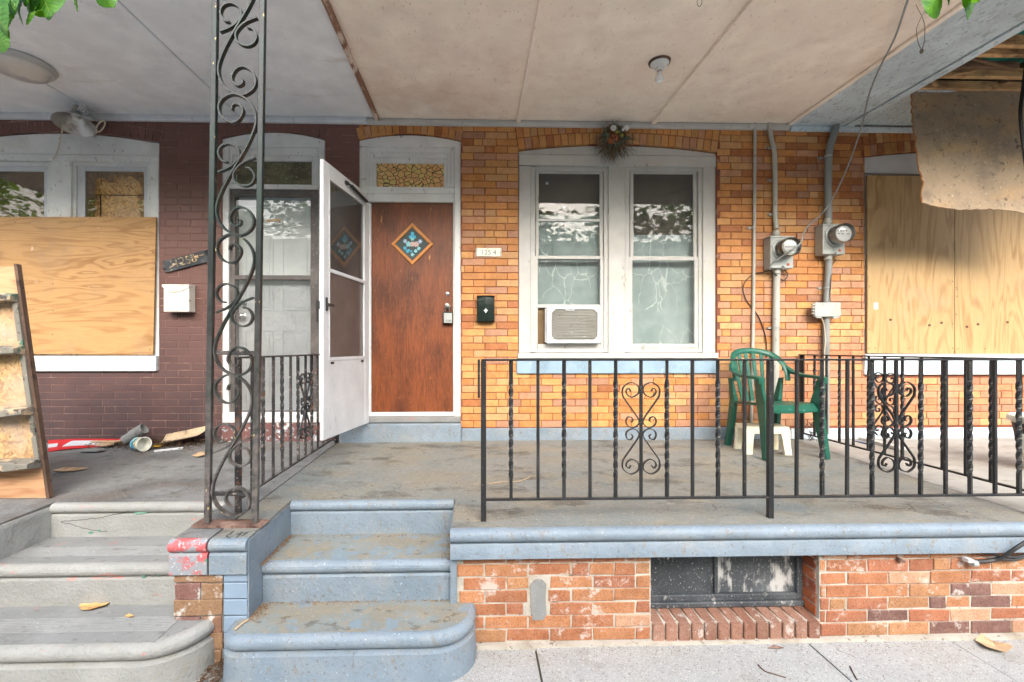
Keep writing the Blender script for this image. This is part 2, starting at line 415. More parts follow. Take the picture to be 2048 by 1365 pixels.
def post_mat():
    t = NT('chipped_green_black_paint')
    z = t.node('ShaderNodeSeparateXYZ'); t.l.new(t.geo.outputs['Position'], z.inputs[0])
    n = t.noise(9, (1, 1, .5))
    h = t.math('ADD', z.outputs[2], t.math('MULTIPLY', n, 1.1))
    wear = t.rng(h, 1.35, 2.4, .95, 0)                    # paint rubbed to primer within arm's reach
    c = t.mix(t.rng(t.noise(4), .4, .6), S(20, 38, 32), S(26, 30, 30))
    c = t.mix(t.math('MULTIPLY', wear, t.rng(t.noise(26, detail=9), .32, .64, .1, .9)), c, S(112, 103, 100))
    c = t.mix(t.rng(t.noise(42, (1, 1, .6)), .68, .70, 0, .9), c, S(196, 178, 120))
    c = t.mix(t.rng(t.noise(30, off=(4, 4, 4)), .66, .72, 0, .7), c, S(96, 60, 46))
    return t.out(c, .42, 0, t.bump(t.noise(50), .4, .002), .4)
m_post = post_mat()
m_rust = M('rust', S(108, 84, 74), .75, layers=[(S(142, 116, 104), 12, .5, .7), (S(70, 48, 40), 20, .55, .7)], bump=.7, bs=60)
m_galv = M('galvanised_grey_paint', S(168, 172, 168), .4, metal=.15, layers=[(S(140, 142, 138), 6, .5, .7, (1, 1, 1), .7), (S(118, 112, 104), 40, .66, .74, (1, 1, 1), .5)], bump=.15, bs=50)
m_pipe = M('grey_conduit_paint', S(176, 176, 168), .5, layers=[(S(150, 148, 138), 7, .5, .7, (1, 1, .3), .7), (S(120, 112, 104), 30, .66, .72, (1, 1, .5), .6)], bump=.15, bs=50)
m_pipe_dark = M('dark_grey_conduit', S(138, 142, 140), .5, layers=[(S(112, 114, 112), 6, .5, .7, (1, 1, .3), .7)], bump=.15, bs=50)
m_black = M('black_rubber', S(42, 42, 42), .5, var=.1, bump=.1)
m_wire_pale = M('pale_wire', S(196, 184, 164), .5, bump=.1)
m_chrome = M('worn_chrome', S(200, 200, 196), .22, metal=.9, var=.05, bump=.05)
m_alu = M('spun_aluminium', S(178, 178, 174), .38, metal=.75, layers=[(S(140, 130, 120), 12, .55, .75)], bump=.1)
m_frame_dark = M('charcoal_storm_door_paint', S(84, 78, 76), .45, layers=[(S(108, 102, 98), 5, .5, .75), (S(170, 165, 160), 70, .70, .75)], bump=.1)
m_rawdark = M('old_dark_wood', S(82, 62, 50), .7, layers=[(S(112, 86, 68), 9, .5, .7, (1, 1, .3)), (S(60, 44, 36), 14, .55, .7)], bump=.5)
m_joist = wood_mat('old_joist_wood', S(212, 168, 118), S(160, 112, 70), 'x', 10, [(S(70, 52, 40), 3.5, .5, .68, .85)], .7, 2.0)
m_joist_dark = wood_mat('weathered_joist_wood', S(130, 100, 76), S(84, 62, 46), 'x', 10, [(S(50, 40, 32), 5, .45, .65, .8)], .75, 2.0)
m_teal = M('teal_paint', S(52, 146, 128), .5, layers=[(S(30, 96, 88), 4, .5, .7), (S(60, 48, 40), 9, .62, .7)], bump=.2)
m_ply_l = wood_mat('weathered_plywood', S(186, 146, 98), S(146, 104, 62), 'x', 13, [(S(150, 128, 104), 2.2, .52, .70, .5), (S(222, 210, 196), 6, .66, .74, .7), (S(160, 112, 66), 3, .6, .8, .5)], .55, 1.1)
m_ply_r = wood_mat('new_plywood', S(186, 155, 110), S(152, 116, 74), 'z', 12, [(S(164, 146, 120), 2.4, .54, .70, .4), (S(120, 84, 54), 9, .74, .78, .8)], .55, 1.1)
m_ply_s = wood_mat('splintered_plywood', S(198, 154, 116), S(160, 112, 78), 'x', 12, [(S(150, 120, 96), 4, .52, .72, .6)], .65, 1.8)
m_osb = osb_mat('strand_board')
m_osb_old = osb_mat('weathered_strand_board', .66, .8)
m_osb_shade = osb_mat('strand_board_shaded_copy', .8)  # darker copy of the board: dimness behind the glass put into its colour
m_greenpaint_wood = M('green_grey_painted_wood', S(118, 114, 104), .7, layers=[(S(76, 108, 92), 4, .58, .64), (S(186, 160, 130), 8, .55, .64), (S(70, 66, 60), 20, .6, .7)], bump=.6)
def door_mat():
    t = NT('stained_door_veneer')
    g = t.noise(1, (110, 60, 5), (2, 0, 0), 6, .6)
    c = t.mix(t.rng(g, .3, .72), S(92, 46, 24), S(140, 76, 40))
    c = t.mix(t.rng(t.noise(3.2, (1.6, 1, .7), (0, 0, 4), 6), .42, .66, 0, .8), c, S(66, 34, 20))
    c = t.mix(t.rng(t.noise(1, (240, 60, 16), (5, 0, 0), 4), .55, .66, 0, .35), c, S(168, 104, 56))
    c = t.mix(t.rng(t.noise(7, (2, 1, .5), (1, 0, 9), 6, .7), .66, .69, 0, .85), c, S(214, 158, 84))
    c = t.mix(t.rng(t.noise(130), .68, .71, 0, .8), c, S(226, 190, 140))
    return t.out(c, .42, 0, t.bump(g, .25, .002), .4)
m_door = door_mat()
m_diamond = M('honey_wood_frame', S(196, 128, 60), .4, var=.15, vs=30, bump=.2)
m_glass = glass_mat('window_glass', (.97, .98, .97, 1), .08, .24)
m_glass_clean = glass_mat('storm_door_glass', (.97, .98, .97, 1), .10, .7, dirt_col=(.6, .6, .58, 1))
m_glass_dusty = glass_mat('dusty_glass', (.80, .74, .66, 1), .22, .35, dirt_col=(.24, .20, .16, 1))
m_screen = glass_mat('insect_screen', (.78, .76, .74, 1), .30, .3, .4, (.20, .17, .15, 1))
def stained_mat():
    t = NT('leaded_floral_transom_glass')
    vo = t.node('ShaderNodeTexVoronoi', feature='DISTANCE_TO_EDGE'); vo.inputs['Scale'].default_value = 1
    vc = t.node('ShaderNodeTexVoronoi'); vc.inputs['Scale'].default_value = 1
    mp = t.mapped((19, 0, 24))
    wob = t.node('ShaderNodeVectorMath', operation='ADD')
    nn = t.node('ShaderNodeTexNoise'); nn.inputs['Scale'].default_value = 9; nn.inputs['Detail'].default_value = 1
    t.l.new(t.geo.outputs['Position'], nn.inputs['Vector']); t.l.new(mp, wob.inputs[0]); t.l.new(nn.outputs['Color'], wob.inputs[1])
    t.l.new(wob.outputs[0], vo.inputs['Vector']); t.l.new(wob.outputs[0], vc.inputs['Vector'])
    sp = t.node('ShaderNodeSeparateColor'); t.l.new(vc.outputs['Color'], sp.inputs[0])
    c = t.mix(sp.outputs[0], S(228, 194, 124), S(218, 162, 108))
    c = t.mix(t.rng(sp.outputs[1], .7, .72), c, S(216, 190, 116))
    c = t.mix(t.rng(vo.outputs['Distance'], .035, .07), S(62, 44, 28), c)
    return t.out(c, .3, 0, None, .5)
m_stained = stained_mat()
def lace_mat():
    t = NT('lace_curtain')
    vo = t.node('ShaderNodeTexVoronoi', feature='DISTANCE_TO_EDGE'); vo.inputs['Scale'].default_value = 1
    nz = t.node('ShaderNodeTexNoise'); nz.inputs['Scale'].default_value = 9; nz.inputs['Detail'].default_value = 3
    t.l.new(t.geo.outputs['Position'], nz.inputs['Vector'])
    ad = t.node('ShaderNodeVectorMath', operation='MULTIPLY_ADD'); ad.inputs[1].default_value = (.7, 0, .7)
    t.l.new(nz.outputs['Color'], ad.inputs[0]); t.l.new(t.mapped((8, 0, 4.2), (1.3, 0, .4)), ad.inputs[2]); t.l.new(ad.outputs[0], vo.inputs['Vector'])
    c = t.mix(t.rng(t.noise(3), .35, .7), S(140, 156, 157), S(170, 184, 187))
    br = t.noise(160, detail=2)
    ln = t.math('MULTIPLY', t.rng(vo.outputs['Distance'], .008, .022, .55, 0), t.rng(t.noise(2.4, detail=1), .42, .5))
    c = t.mix(t.math('MULTIPLY', ln, t.rng(br, .3, .5)), c, S(232, 238, 236))
    return t.out(c, .9, 0, t.bump(t.noise(220), .3, .002), .1)
m_lace = lace_mat()
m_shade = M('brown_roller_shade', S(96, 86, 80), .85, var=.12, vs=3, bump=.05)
m_apron = M('blue_sill_stone', S(140, 164, 182), .5, layers=[(S(124, 146, 160), 4, .5, .7), (S(200, 206, 208), 40, .72, .76, (1, 1, .2))], bump=.3)
m_apron_pale = M('pale_sill_stone', S(206, 218, 226), .5, layers=[(S(188, 200, 208), 4, .5, .7)], bump=.3)
m_blackpaint = M('black_basement_paint', S(58, 62, 66), .5, layers=[(S(84, 88, 92), 3, .45, .7), (S(190, 190, 188), 120, .66, .72, (1, 1, 1), .7), (S(196, 194, 190), 9, .66, .74, (1.6, 1, .8), .8)], bump=.5, bs=60)
m_blackstreak = M('streaked_basement_paint', S(70, 74, 78), .55, layers=[(S(100, 104, 108), 3, .45, .7), (S(190, 190, 188), 120, .66, .72, (1, 1, 1), .7), (S(200, 199, 196), 7, .53, .66, (2.4, 1, .8), .8)], bump=.5, bs=60)
m_green = M('green_garden_plastic', S(26, 82, 66), .38, layers=[(S(40, 100, 84), 4, .5, .75, (1, 1, 1), .6), (S(120, 150, 138), 40, .68, .75, (1, 1, 1), .4)], bump=.06)
m_creamplastic = M('cream_plastic', S(232, 224, 198), .42, layers=[(S(206, 194, 160), 6, .5, .75)], bump=.05)
m_potwhite = M('white_pot_plastic', S(226, 226, 216), .45, layers=[(S(190, 186, 168), 6, .5, .75)], bump=.05)
m_potdark = M('dark_pot_stain', S(58, 48, 42), .7, layers=[(S(96, 78, 62), 9, .5, .7)], bump=.3)
m_sheet = M('mouldy_ceiling_board', S(160, 140, 116), .8, layers=[(S(180, 146, 104), 2.2, .48, .66, (.5, 1, 1.6), .75), (S(118, 106, 92), 3, .48, .72, (1, 1, 1), .75), (S(100, 88, 76), 24, .62, .72, (1, 1, 1), .6), (S(70, 62, 54), 9, .70, .74, (1, 1, 1), .7), (S(196, 182, 158), 40, .68, .75, (1, 1, 1), .6)], bump=.7, bs=40, bd=.006)
m_sheet_edge = M('torn_board_edge', S(150, 100, 62), .9, bump=.5)
m_mail_white = M('dirty_white_enamel', S(226, 224, 214), .45, layers=[(S(206, 200, 184), 7, .5, .7), (S(150, 130, 104), 40, .68, .74)], bump=.15)
m_mail_black = M('dark_green_black_enamel', S(30, 40, 36), .22, var=.1, bump=.08, bs=12)
m_sign_black = M('black_weathered_sign_paint', S(50, 54, 58), .6, layers=[(S(220, 206, 180), 30, .66, .70, (.5, 1, 1.2), .9), (S(80, 84, 88), 8, .5, .7)], bump=.6)
m_digit_dark = M('dark_raised_digits', S(120, 108, 88), .5, layers=[(S(214, 190, 140), 40, .55, .64, (1, 1, 1), .9)], bump=.4)
m_tile = M('enamel_number_tile', S(226, 222, 206), .4, layers=[(S(206, 168, 110), 14, .58, .68, (1, 1, 1), .8)], bump=.2)
m_digit_grey = M('grey_green_digits', S(84, 102, 98), .6, bump=.2)
m_tan = M('tan_dry_leaf', S(206, 164, 108), .7, layers=[(S(176, 128, 78), 20, .5, .7)], bump=.3)
m_palebark = M('pale_dry_leaf', S(196, 168, 134), .75, layers=[(S(160, 128, 94), 18, .5, .7)], bump=.5)
m_litter = M('brown_litter', S(86, 66, 48), .9, var=.5, vs=60, bump=.4)
def leaf_mat():
    t = NT('fresh_leaf')
    oi = t.node('ShaderNodeObjectInfo')
    c = t.mix(t.rng(t.noise(26, detail=3), .35, .65), S(40, 92, 26), S(84, 140, 40))
    b = t.b
    tr = t.n.new('ShaderNodeBsdfTranslucent'); tr.inputs[0].default_value = S(120, 185, 40)
    mx = t.n.new('ShaderNodeMixShader'); mx.inputs[0].default_value = .35
    t.out(c, .45, 0, t.bump(t.noise(60), .3, .002), .4)
    t.l.new(b.outputs[0], mx.inputs[1]); t.l.new(tr.outputs[0], mx.inputs[2])
    t.l.new(mx.outputs[0], t.n['Material Output'].inputs[0])
    return t.m
m_leaf = leaf_mat()
m_bark = M('bark', S(92, 78, 64), .9, layers=[(S(60, 50, 42), 20, .5, .7, (2, 2, .4))], bump=.9, bs=30, bd=.01)
m_brick = brick_mat('face_brick', False)
m_brick_j = brick_mat('face_brick_joined', True)
m_brick_base = brick_mat('porch_base_brick', False, .75, .55, .8)
m_brick_base_j = brick_mat('porch_base_brick_joined', True, .75, .55, .8)
def painted_brick(name, attr):
    t = NT(name)
    if attr:
        a = t.node('ShaderNodeAttribute'); a.attribute_name = 'Col'; base = a.outputs['Color']
    else:
        a = t.node('ShaderNodeObjectInfo'); base = a.outputs['Color']
    c = t.mix(t.rng(t.noise(3), .35, .7, 0, .35), base, S(116, 84, 76))
    c = t.mix(t.rng(t.noise(90, detail=6), .69, .73, 0, .6), c, S(196, 170, 150))
    return t.out(c, .42, 0, t.bump(t.noise(60, detail=2), .35, .003), .45)
m_brown = painted_brick('brown_painted_brick', False)
m_brown_j = painted_brick('brown_painted_brick_joined', True)

# ================================================================== GROUND
PARTY_L, PARTY_R = -1.24, 2.97             # party lines between the three houses
FRONT = -1.975                             # face of the brick wall under the porches
kind(MB().add([(-60, -90, -.16), (60, -90, -.16), (60, 40, -.16), (-60, 40, -.16)], [(0, 1, 2, 3)]).build('ground', m_joint), 'structure')
side = kind(MB().box(-30, 30, -6.2, FRONT + .15, -.15, -.012).build('sidewalk', m_joint), 'structure')
kind(MB().box(-40, 40, -11.5, -6.35, -.155, -.13).build('road', m_asphalt), 'structure')
kind(MB().box(-40, 40, -6.35, -6.2, -.15, 0.0).build('kerb', m_sidewalk, bevel=.02), 'structure')
kind(MB().box(-40, 40, -16, -11.5, -.15, 0.0).build('far_pavement', m_sidewalk), 'structure')
# slabs between scored joints; the joints seen in the photo run away from the wall
jx = [-8.0, -5.2, -3.75, -2.3, -.85, .30, 1.68, 2.42, 3.9, 5.4, 8.0]
jy = [-6.2, -4.6, -3.1, FRONT + .02]
for i in range(len(jx) - 1):
    for j in range(len(jy) - 1):
        g = .005
        x0, x1, y0, y1 = jx[i] + g, jx[i + 1] - g, jy[j] + g, jy[j + 1] - g
        sk = .10 if i in (5, 6, 7) else .03
        sk2 = .10 if i in (4, 5, 6) else .03
        poly = [(x0 + (sk2 if j == 1 else 0), y0), (x1 + (sk if j == 1 else 0), y0), (x1, y1), (x0, y1)]
        dz = rnd.uniform(-.003, .003)
        MB().prism_z(poly, -.10, dz).build('slab', m_sidewalk, side, bevel=.004)

# ================================================================== BRICKS
def proj(p):
    d = Vector(p) - CAM; z = d.dot(FW)
    return CX + F * d.dot(RT) / z, CY - F * d.z / z
_bm = {}
def brick_geo(w, h, d, ch=.003):
    a, b = w / 2, h / 2; y = -d / 2
    v = [(-a + ch, y, -b + ch), (a - ch, y, -b + ch), (a - ch, y, b - ch), (-a + ch, y, b - ch),
         (-a, y + ch * .8, -b), (a, y + ch * .8, -b), (a, y + ch * .8, b), (-a, y + ch * .8, b),
         (-a, d / 2, -b), (a, d / 2, -b), (a, d / 2, b), (-a, d / 2, b)]
    f = [(0, 1, 2, 3)]
    for i in range(4):
        j = (i + 1) % 4
        f += [(i + 4, j + 4, j, i), (i + 8, j + 8, j + 4, i + 4)]
    return v, f
def brick_me(w, h, d, mat):
    k = (round(w, 3), round(h, 3), round(d, 3), mat.name, rnd.randrange(4))
    if k not in _bm:
        v, f = brick_geo(*k[:3])
        q = .0032 if 'base' in mat.name or 'lichen' in mat.name else .0013
        rj = [(rnd.uniform(-q, q), rnd.uniform(-q, q) * .5, rnd.uniform(-q, q)) for _ in range(4)]
        v = [(x + rj[i % 4][0], y + rj[i % 4][1] * (i < 8), z + rj[i % 4][2]) for i, (x, y, z) in enumerate(v)]
        me = bpy.data.meshes.new('brick'); me.from_pydata(v, [], f); me.materials.append(mat); _bm[k] = me
    return _bm[k]
def lay(parent, items, mat, mat_j, limit=300, depth=.05):
    """items: (cx, y, cz, w, h, roll, colour). The largest in view become bricks of their own, the rest one mass"""
    def score(t):
        u, v = proj((t[0], t[1], t[2])); seen = -20 < u < 2068 and -20 < v < 1385
        return (seen, t[3] * t[4])
    items = sorted(items, key=score, reverse=True)
    for t in items[:limit]:
        link_mesh('brick', brick_me(t[3], t[4], depth, mat), (t[0], t[1] + depth / 2, t[2]), parent, (rnd.uniform(-.006, .006), t[5], rnd.uniform(-.004, .004)), color=t[6])
    rest = items[limit:]
    if rest:
        b = MB(); cols = []
        for t in rest:
            v, f = brick_geo(t[3], t[4], depth)
            m = Matrix.Translation((t[0], t[1] + depth / 2, t[2])) @ Matrix.Rotation(t[5], 4, 'Y')
            b.add([m @ Vector(p) for p in v], f); cols += [t[6]] * len(f)
        o = b.build('more_bricks', mat_j, parent)
        at_ = o.data.color_attributes.new('Col', 'FLOAT_COLOR', 'CORNER')
        k = 0
        for p, c in zip(o.data.polygons, cols):
            for _ in p.loop_indices:
                at_.data[k].color = c; k += 1
        kind(o, 'stuff')

class Opening:
    def __init__(s, u0, u1, vs_, vc, vb, rows):
        s.x0, s.x1 = X(u0), X(u1)
        um = (u0 + u1) / 2
        s.zs, s.zc, s.zb, s.rows = at(um, vs_).z, at(um, vc).z, at(um, vb).z, rows
        s.hw = (s.x1 - s.x0) / 2; s.cx = (s.x0 + s.x1) / 2
        rise = s.zc - s.zs
        s.R = (s.hw ** 2 + rise ** 2) / (2 * rise); s.cz = s.zc - s.R
        s.Ro = s.R + rows * .107
    def blocked(s, za, zb):
        zm = (za + zb) / 2
        if zm < s.zb or zm > s.cz + s.Ro + .01: return None
        if zm < s.zs: return (s.x0, s.x1)
        h = math.sqrt(max(s.Ro ** 2 - (zm - s.cz) ** 2, 0))
        h = min(h, s.hw + (zm - s.zs) * .16)
        return (s.cx - h, s.cx + h)
    def arch(s, y, col):
        out = []
        a0 = math.asin(s.hw / s.R)
        for r in range(s.rows):
            rr = s.R + .004 + r * .107 + .0515
            n = max(3, round(2 * a0 * rr / .0665))
            for i in range(n):
                a = -a0 + (i + .5) * 2 * a0 / n
                x, z = s.cx + rr * math.sin(a), s.cz + rr * math.cos(a)
                if z < 3.72: out.append((x, y + rnd.uniform(-.002, .002), z, 2 * a0 * rr / n - .006, .1, a, col(x, z)))
        return out
def courses(x0, x1, z0, z1, ch, bl, opens, y, col, joint=.007, header=.16, off=0.0, jit=.0018):
    out = []; k = 0; z = z0
    while z < z1 - .02:
        za, zb = z + joint / 2, min(z + ch, z1) - joint / 2
        bl_ = [o.blocked(za, zb) for o in opens]; bl_ = [q for q in bl_ if q]
        x = x0 - bl + (off + (bl / 2 if k % 2 else 0)) % bl
        cuts = []
        while x < x1:
            cuts.append((x, x + bl))
            x += bl
        parts = []
        for a, b in cuts:
            if rnd.random() < header: m = (a + b) / 2 + rnd.choice((-.02, 0, .02)); parts += [(a, m), (m, b)]
            else: parts.append((a, b))
        for a, b in parts:
            segs = [(max(a, x0), min(b, x1))]
            for p, q in bl_:
                ns = []
                for s0, s1 in segs:
                    if q <= s0 or p >= s1: ns.append((s0, s1)); continue
                    if s0 < p: ns.append((s0, p))
                    if s1 > q: ns.append((q, s1))
                segs = ns
            for s0, s1 in segs:
                wd = s1 - s0 - joint
                if wd > .022: out.append(((s0 + s1) / 2, y + rnd.uniform(-jit, jit), (za + zb) / 2, wd, zb - za, 0.0, col((s0 + s1) / 2, (za + zb) / 2)))
        z += ch; k += 1
    return out
def backing(x0, x1, z0, z1, opens, y, mat, name, parent, depth=.2):
    """wall body with its openings left out"""
    xs = sorted({x0, x1, *[q for o in opens for q in (o.x0, o.x1) if x0 < q < x1]})
    zs = sorted({z0, z1, *[q for o in opens for q in (o.zb, o.zc) if z0 < q < z1]})
    b = MB()
    for i in range(len(xs) - 1):
        for j in range(len(zs) - 1):
            xm, zm = (xs[i] + xs[i + 1]) / 2, (zs[j] + zs[j + 1]) / 2
            if any(o.x0 < xm < o.x1 and o.zb < zm < o.zc for o in opens): continue
            b.box(xs[i], xs[i + 1], y, y + depth, zs[j], zs[j + 1])
    return b.build(name, mat, parent)

def pick(pal):
    t = rnd.random() * sum(p[1] for p in pal)
    for c, w_ in pal:
        t -= w_
        if t <= 0: break
    k = rnd.uniform(.86, 1.1)
    return (c[0] * k, c[1] * k, c[2] * k, 1)
ORANGE, AMBER, PINK, TAN_, DULL, DARKO = S(203, 140, 78), S(208, 154, 92), S(196, 146, 110), S(206, 160, 108), S(182, 136, 106), S(176, 112, 64)
def col_face(x, z):
    lowr = max(0, min(1, (x - 1.6) / 1.2)) * max(0, min(1, (2.5 - z) / .8))
    dark = max(0, min(1, (x - 2.2) / 1.0)) * max(0, min(1, (z - 2.4) / .5))
    if z < 1.45 and x > 2.7: return pick([(PINK, 1.2), (TAN_, .5), (DULL, .6), (S(210, 140, 98), .8)])
    return pick([(ORANGE, 1.0 - .7 * lowr), (AMBER, .8 * (1 - .6 * lowr) * (1 - .6 * dark)), (PINK, .25 + 1.1 * lowr), (TAN_, .35 + .3 * lowr), (DULL, .22 + .35 * lowr + .2 * dark), (DARKO, .15 + .9 * dark)])
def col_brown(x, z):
    t = max(0, min(1, (z - 1.0) / 1.6))  # uneven light put into the paint colour: darker, more purple towards the foot
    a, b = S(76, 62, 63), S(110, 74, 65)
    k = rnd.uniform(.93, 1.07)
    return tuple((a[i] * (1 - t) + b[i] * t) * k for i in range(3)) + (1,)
def col_base(x, z):
    far = max(0, min(1, (x - 1.75) / .5))
    return pick([(S(178, 118, 82), 1.0), (S(184, 128, 88), .8), (S(170, 110, 80), .6), (S(184, 136, 96), .3 + .3 * far), (S(124, 92, 84), .03 + .55 * far), (S(200, 156, 126), .1 + .4 * far)])

def R4(u0, u1, v0, v1, y=0.0):
    a, b = at(u0, v1, y), at(u1, v0, y)
    um = (u0 + u1) / 2
    return a.x, b.x, at(um, v1, y).z, at(um, v0, y).z
def pbox(b, u0, u1, v0, v1, y, depth):
    x0, x1, z0, z1 = R4(u0, u1, v0, v1, y)
    return b.box(x0, x1, y, y + depth, z0, z1)
def arched(b, o, zbot, y, depth, inset=0.0, n=14):
    pts = [(o.x0 + inset, zbot), (o.x1 - inset, zbot)]
    a0 = math.asin((o.hw - inset) / o.R)
    for i in range(n + 1):
        a = a0 - 2 * a0 * i / n
        pts.append((o.cx + (o.R - .004) * math.sin(a), o.cz + (o.R - .004) * math.cos(a)))
    return b.prism_y(pts, y, y + depth)

CW = Opening(1037, 1434, 303, 289, 748, 2)
CD = Opening(717, 922, 281, 268.5, 846, 1)
LD = Opening(443, 650, 278, 263, 846, 1)
LW = Opening(-78, 318, 284, 265, 743, 2)
RW = Opening(1730, 2126, 316, 302, 750, 2)
WALL_TOP = 3.75

house_c = tag(empty('row_house', (.9, 0, 0)), 'orange brick row house with brown front door and blue painted porch steps', 'house')
house_l = tag(empty('row_house', (-3.2, 0, 0)), 'brown painted row house with grey concrete steps and half boarded window', 'house')
house_r = tag(empty('row_house', (4.5, 0, 0)), 'brick row house at the right with fully boarded window and torn porch ceiling', 'house')

wall_c = backing(-1.062, PARTY_R, .3, WALL_TOP, [CW, CD], .006, m_red_mortar, 'front_wall', house_c)
wall_r = backing(PARTY_R, 6.3, .3, WALL_TOP, [RW], .006, m_red_mortar, 'front_wall', house_r)
it = courses(-1.062, 6.3, .755, WALL_TOP, .0652, .21, [CW, CD, RW], 0, col_face, .006, .14)
it += CW.arch(0, col_face) + CD.arch(0, col_face) + RW.arch(0, col_face)
lay(wall_c, [t for t in it if t[0] < PARTY_R], m_brick, m_brick_j)
lay(wall_r, [t for t in it if t[0] >= PARTY_R], m_brick, m_brick_j)
wall_l = backing(-5.8, -1.062, .3, WALL_TOP, [LW, LD], .0035, m_brown_mortar, 'front_wall', house_l)
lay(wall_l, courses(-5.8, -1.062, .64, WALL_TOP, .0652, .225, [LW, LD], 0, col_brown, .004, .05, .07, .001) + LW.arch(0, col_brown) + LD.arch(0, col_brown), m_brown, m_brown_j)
# painted bands at the foot of the walls
MB().box(X(922), PARTY_R - .01, -.018, .004, .58, .752).build('base_band', m_blue, wall_c, bevel=.006)
MB().box(PARTY_R, 6.3, -.016, .004, .58, .735).build('base_band', m_apron_pale, wall_r, bevel=.006)

# ------------------------------------------------------------------ twin window of the middle house
y = .028
win = MB()
arched(win, CW, Z(311, y, 1235), y, .05)
pbox(win, 1037.5, 1433.5, 311.2, 332, y - .012, .07)
for u0, u1 in ((1037.5, 1061), (1217, 1250), (1406, 1433.5)): pbox(win, u0, u1, 332.2, 706, y, .06)
win = win.build('window', m_cream, house_c, bevel=.003)
for (u0, u1) in ((1061, 1217), (1250, 1406)):     # blind stops: a stepped reveal round each sash
    b = MB()
    pbox(b, u0, u0 + 9, 334, 705, y + .018, .03); pbox(b, u1 - 9, u1, 334, 705, y + .018, .03)
    pbox(b, u0 + 9.2, u1 - 9.2, 334, 342, y + .018, .03); pbox(b, u0 + 9.2, u1 - 9.2, 697, 705.5, y + .014, .04)
    b.build('stop_moulding', m_cream, win, bevel=.002)
MB().box(X(1035), X(1434), -.03, .09, Z(717, 0, 1235), Z(706.3, 0, 1235)).build('sill', m_cream, win, bevel=.004)
MB().box(X(1033), X(1433), -.024, .08, CW.zb + .002, Z(718.5, 0, 1235)).build('sill_stone', m_apron, win, bevel=.006)
def sash(u0, u1, v0, v1, y, t=6.5, tb=None, mat=None):
    b = MB(); tb = tb or t
    pbox(b, u0, u0 + t, v0, v1, y, .02); pbox(b, u1 - t, u1, v0, v1, y, .02)
    pbox(b, u0 + t + .1, u1 - t - .1, v0, v0 + t, y, .02); pbox(b, u0 + t + .1, u1 - t - .1, v1 - tb, v1, y, .02)
    return b.build('sash', mat or m_cream, win, bevel=.002)
def pane(u0, u1, v0, v1, y, par, mat):
    x0, x1, z0, z1 = R4(u0, u1, v0, v1, y)
    return MB().box(x0, x1, y, y + .003, z0, z1).build('pane', mat, par)
ys = y + .026
sash(1071, 1206, 341, 521, ys + .014, 6.5, 8); pane(1077, 1200, 347, 514, ys + .022, win, m_glass)
b = MB(); pbox(b, 1077.6, 1199.5, 438.5, 442.5, ys + .008, .010); b.build('glazing_bar', m_white, win)
sash(1069, 1207, 512, 616, ys - .008, 6.5, 6.5)
b = MB(); pbox(b, 1069, 1075.5, 616.2, 697, ys - .008, .02); pbox(b, 1202, 1207, 616.2, 697, ys - .008, .02); pbox(b, 1075.6, 1201.9, 688.5, 697, ys - .008, .02); b.build('sash_foot', m_cream, win, bevel=.002)
pane(1075, 1201, 522, 609, ys, win, m_glass)
sash(1260, 1394, 341, 521, ys + .014, 7, 8); pane(1267, 1387, 347, 514, ys + .022, win, m_glass)
sash(1258, 1396, 514, 696, ys - .008, 7, 8); pane(1264, 1389, 524, 688, ys, win, m_glass)
# stickers on the panes
def snowflake(u, v, r, y, par):
    c = at(u, v, y); b = MB()
    for k in range(3):
        a = math.pi * k / 3 + .2
        b.obox(c, (r, .0006, r * .13), Matrix.Rotation(a, 3, 'Y'))
    return b.build('snowflake_sticker', m_white_clean, par)
for (u, v, r) in ((1094, 367, .016), (1085, 448, .018), (1128, 415, .010)): snowflake(u, v, r, ys + .019, win)
snowflake(1276, 430, .016, ys + .019, win)
# cloth behind the glass
def drape(name, u0, u1, v0, v1, y, mat, folds, amp):
    n, m = 60, 6; L = []
    for i in range(n + 1):
        u = u0 + (u1 - u0) * i / n
        yy = y + amp * math.sin(folds * 2 * math.pi * i / n + .8 * math.sin(i * .31))
        L.append([at(u, v0 + (v1 - v0) * j / m, y).to_tuple()[:1] + (yy + .006 * math.sin(j), at(u, v0 + (v1 - v0) * j / m, y).z) for j in range(m + 1)])
    return MB().loft(L, False, True, False).build(name, mat)
tag(drape('lace_curtain', 1066, 1212, 430, 702, y + .13, m_lace, 2, .006), 'pale green lace curtain with vine pattern behind the air conditioner window', 'curtain', 'lace curtains of the twin window')
tag(drape('lace_curtain', 1255, 1402, 470, 702, y + .13, m_lace, 2, .006), 'pale blue lace curtain behind right sash of the twin window', 'curtain', 'lace curtains of the twin window')
tag(drape('roller_shade', 1066, 1212, 335, 448, y + .16, m_shade, 1, .003), 'dark brown shade in upper left sash of the twin window', 'window shade', 'shades of the twin window')
tag(drape('roller_shade', 1255, 1402, 335, 500, y + .16, m_shade, 1, .003), 'dark brown shade in upper right sash of the twin window', 'window shade', 'shades of the twin window')
MB().box(CW.x0, CW.x1, .32, .34, CW.zb, CW.zc).build('dark_backing', m_shade, win)  # flat dark panel stands in for the unlit room behind

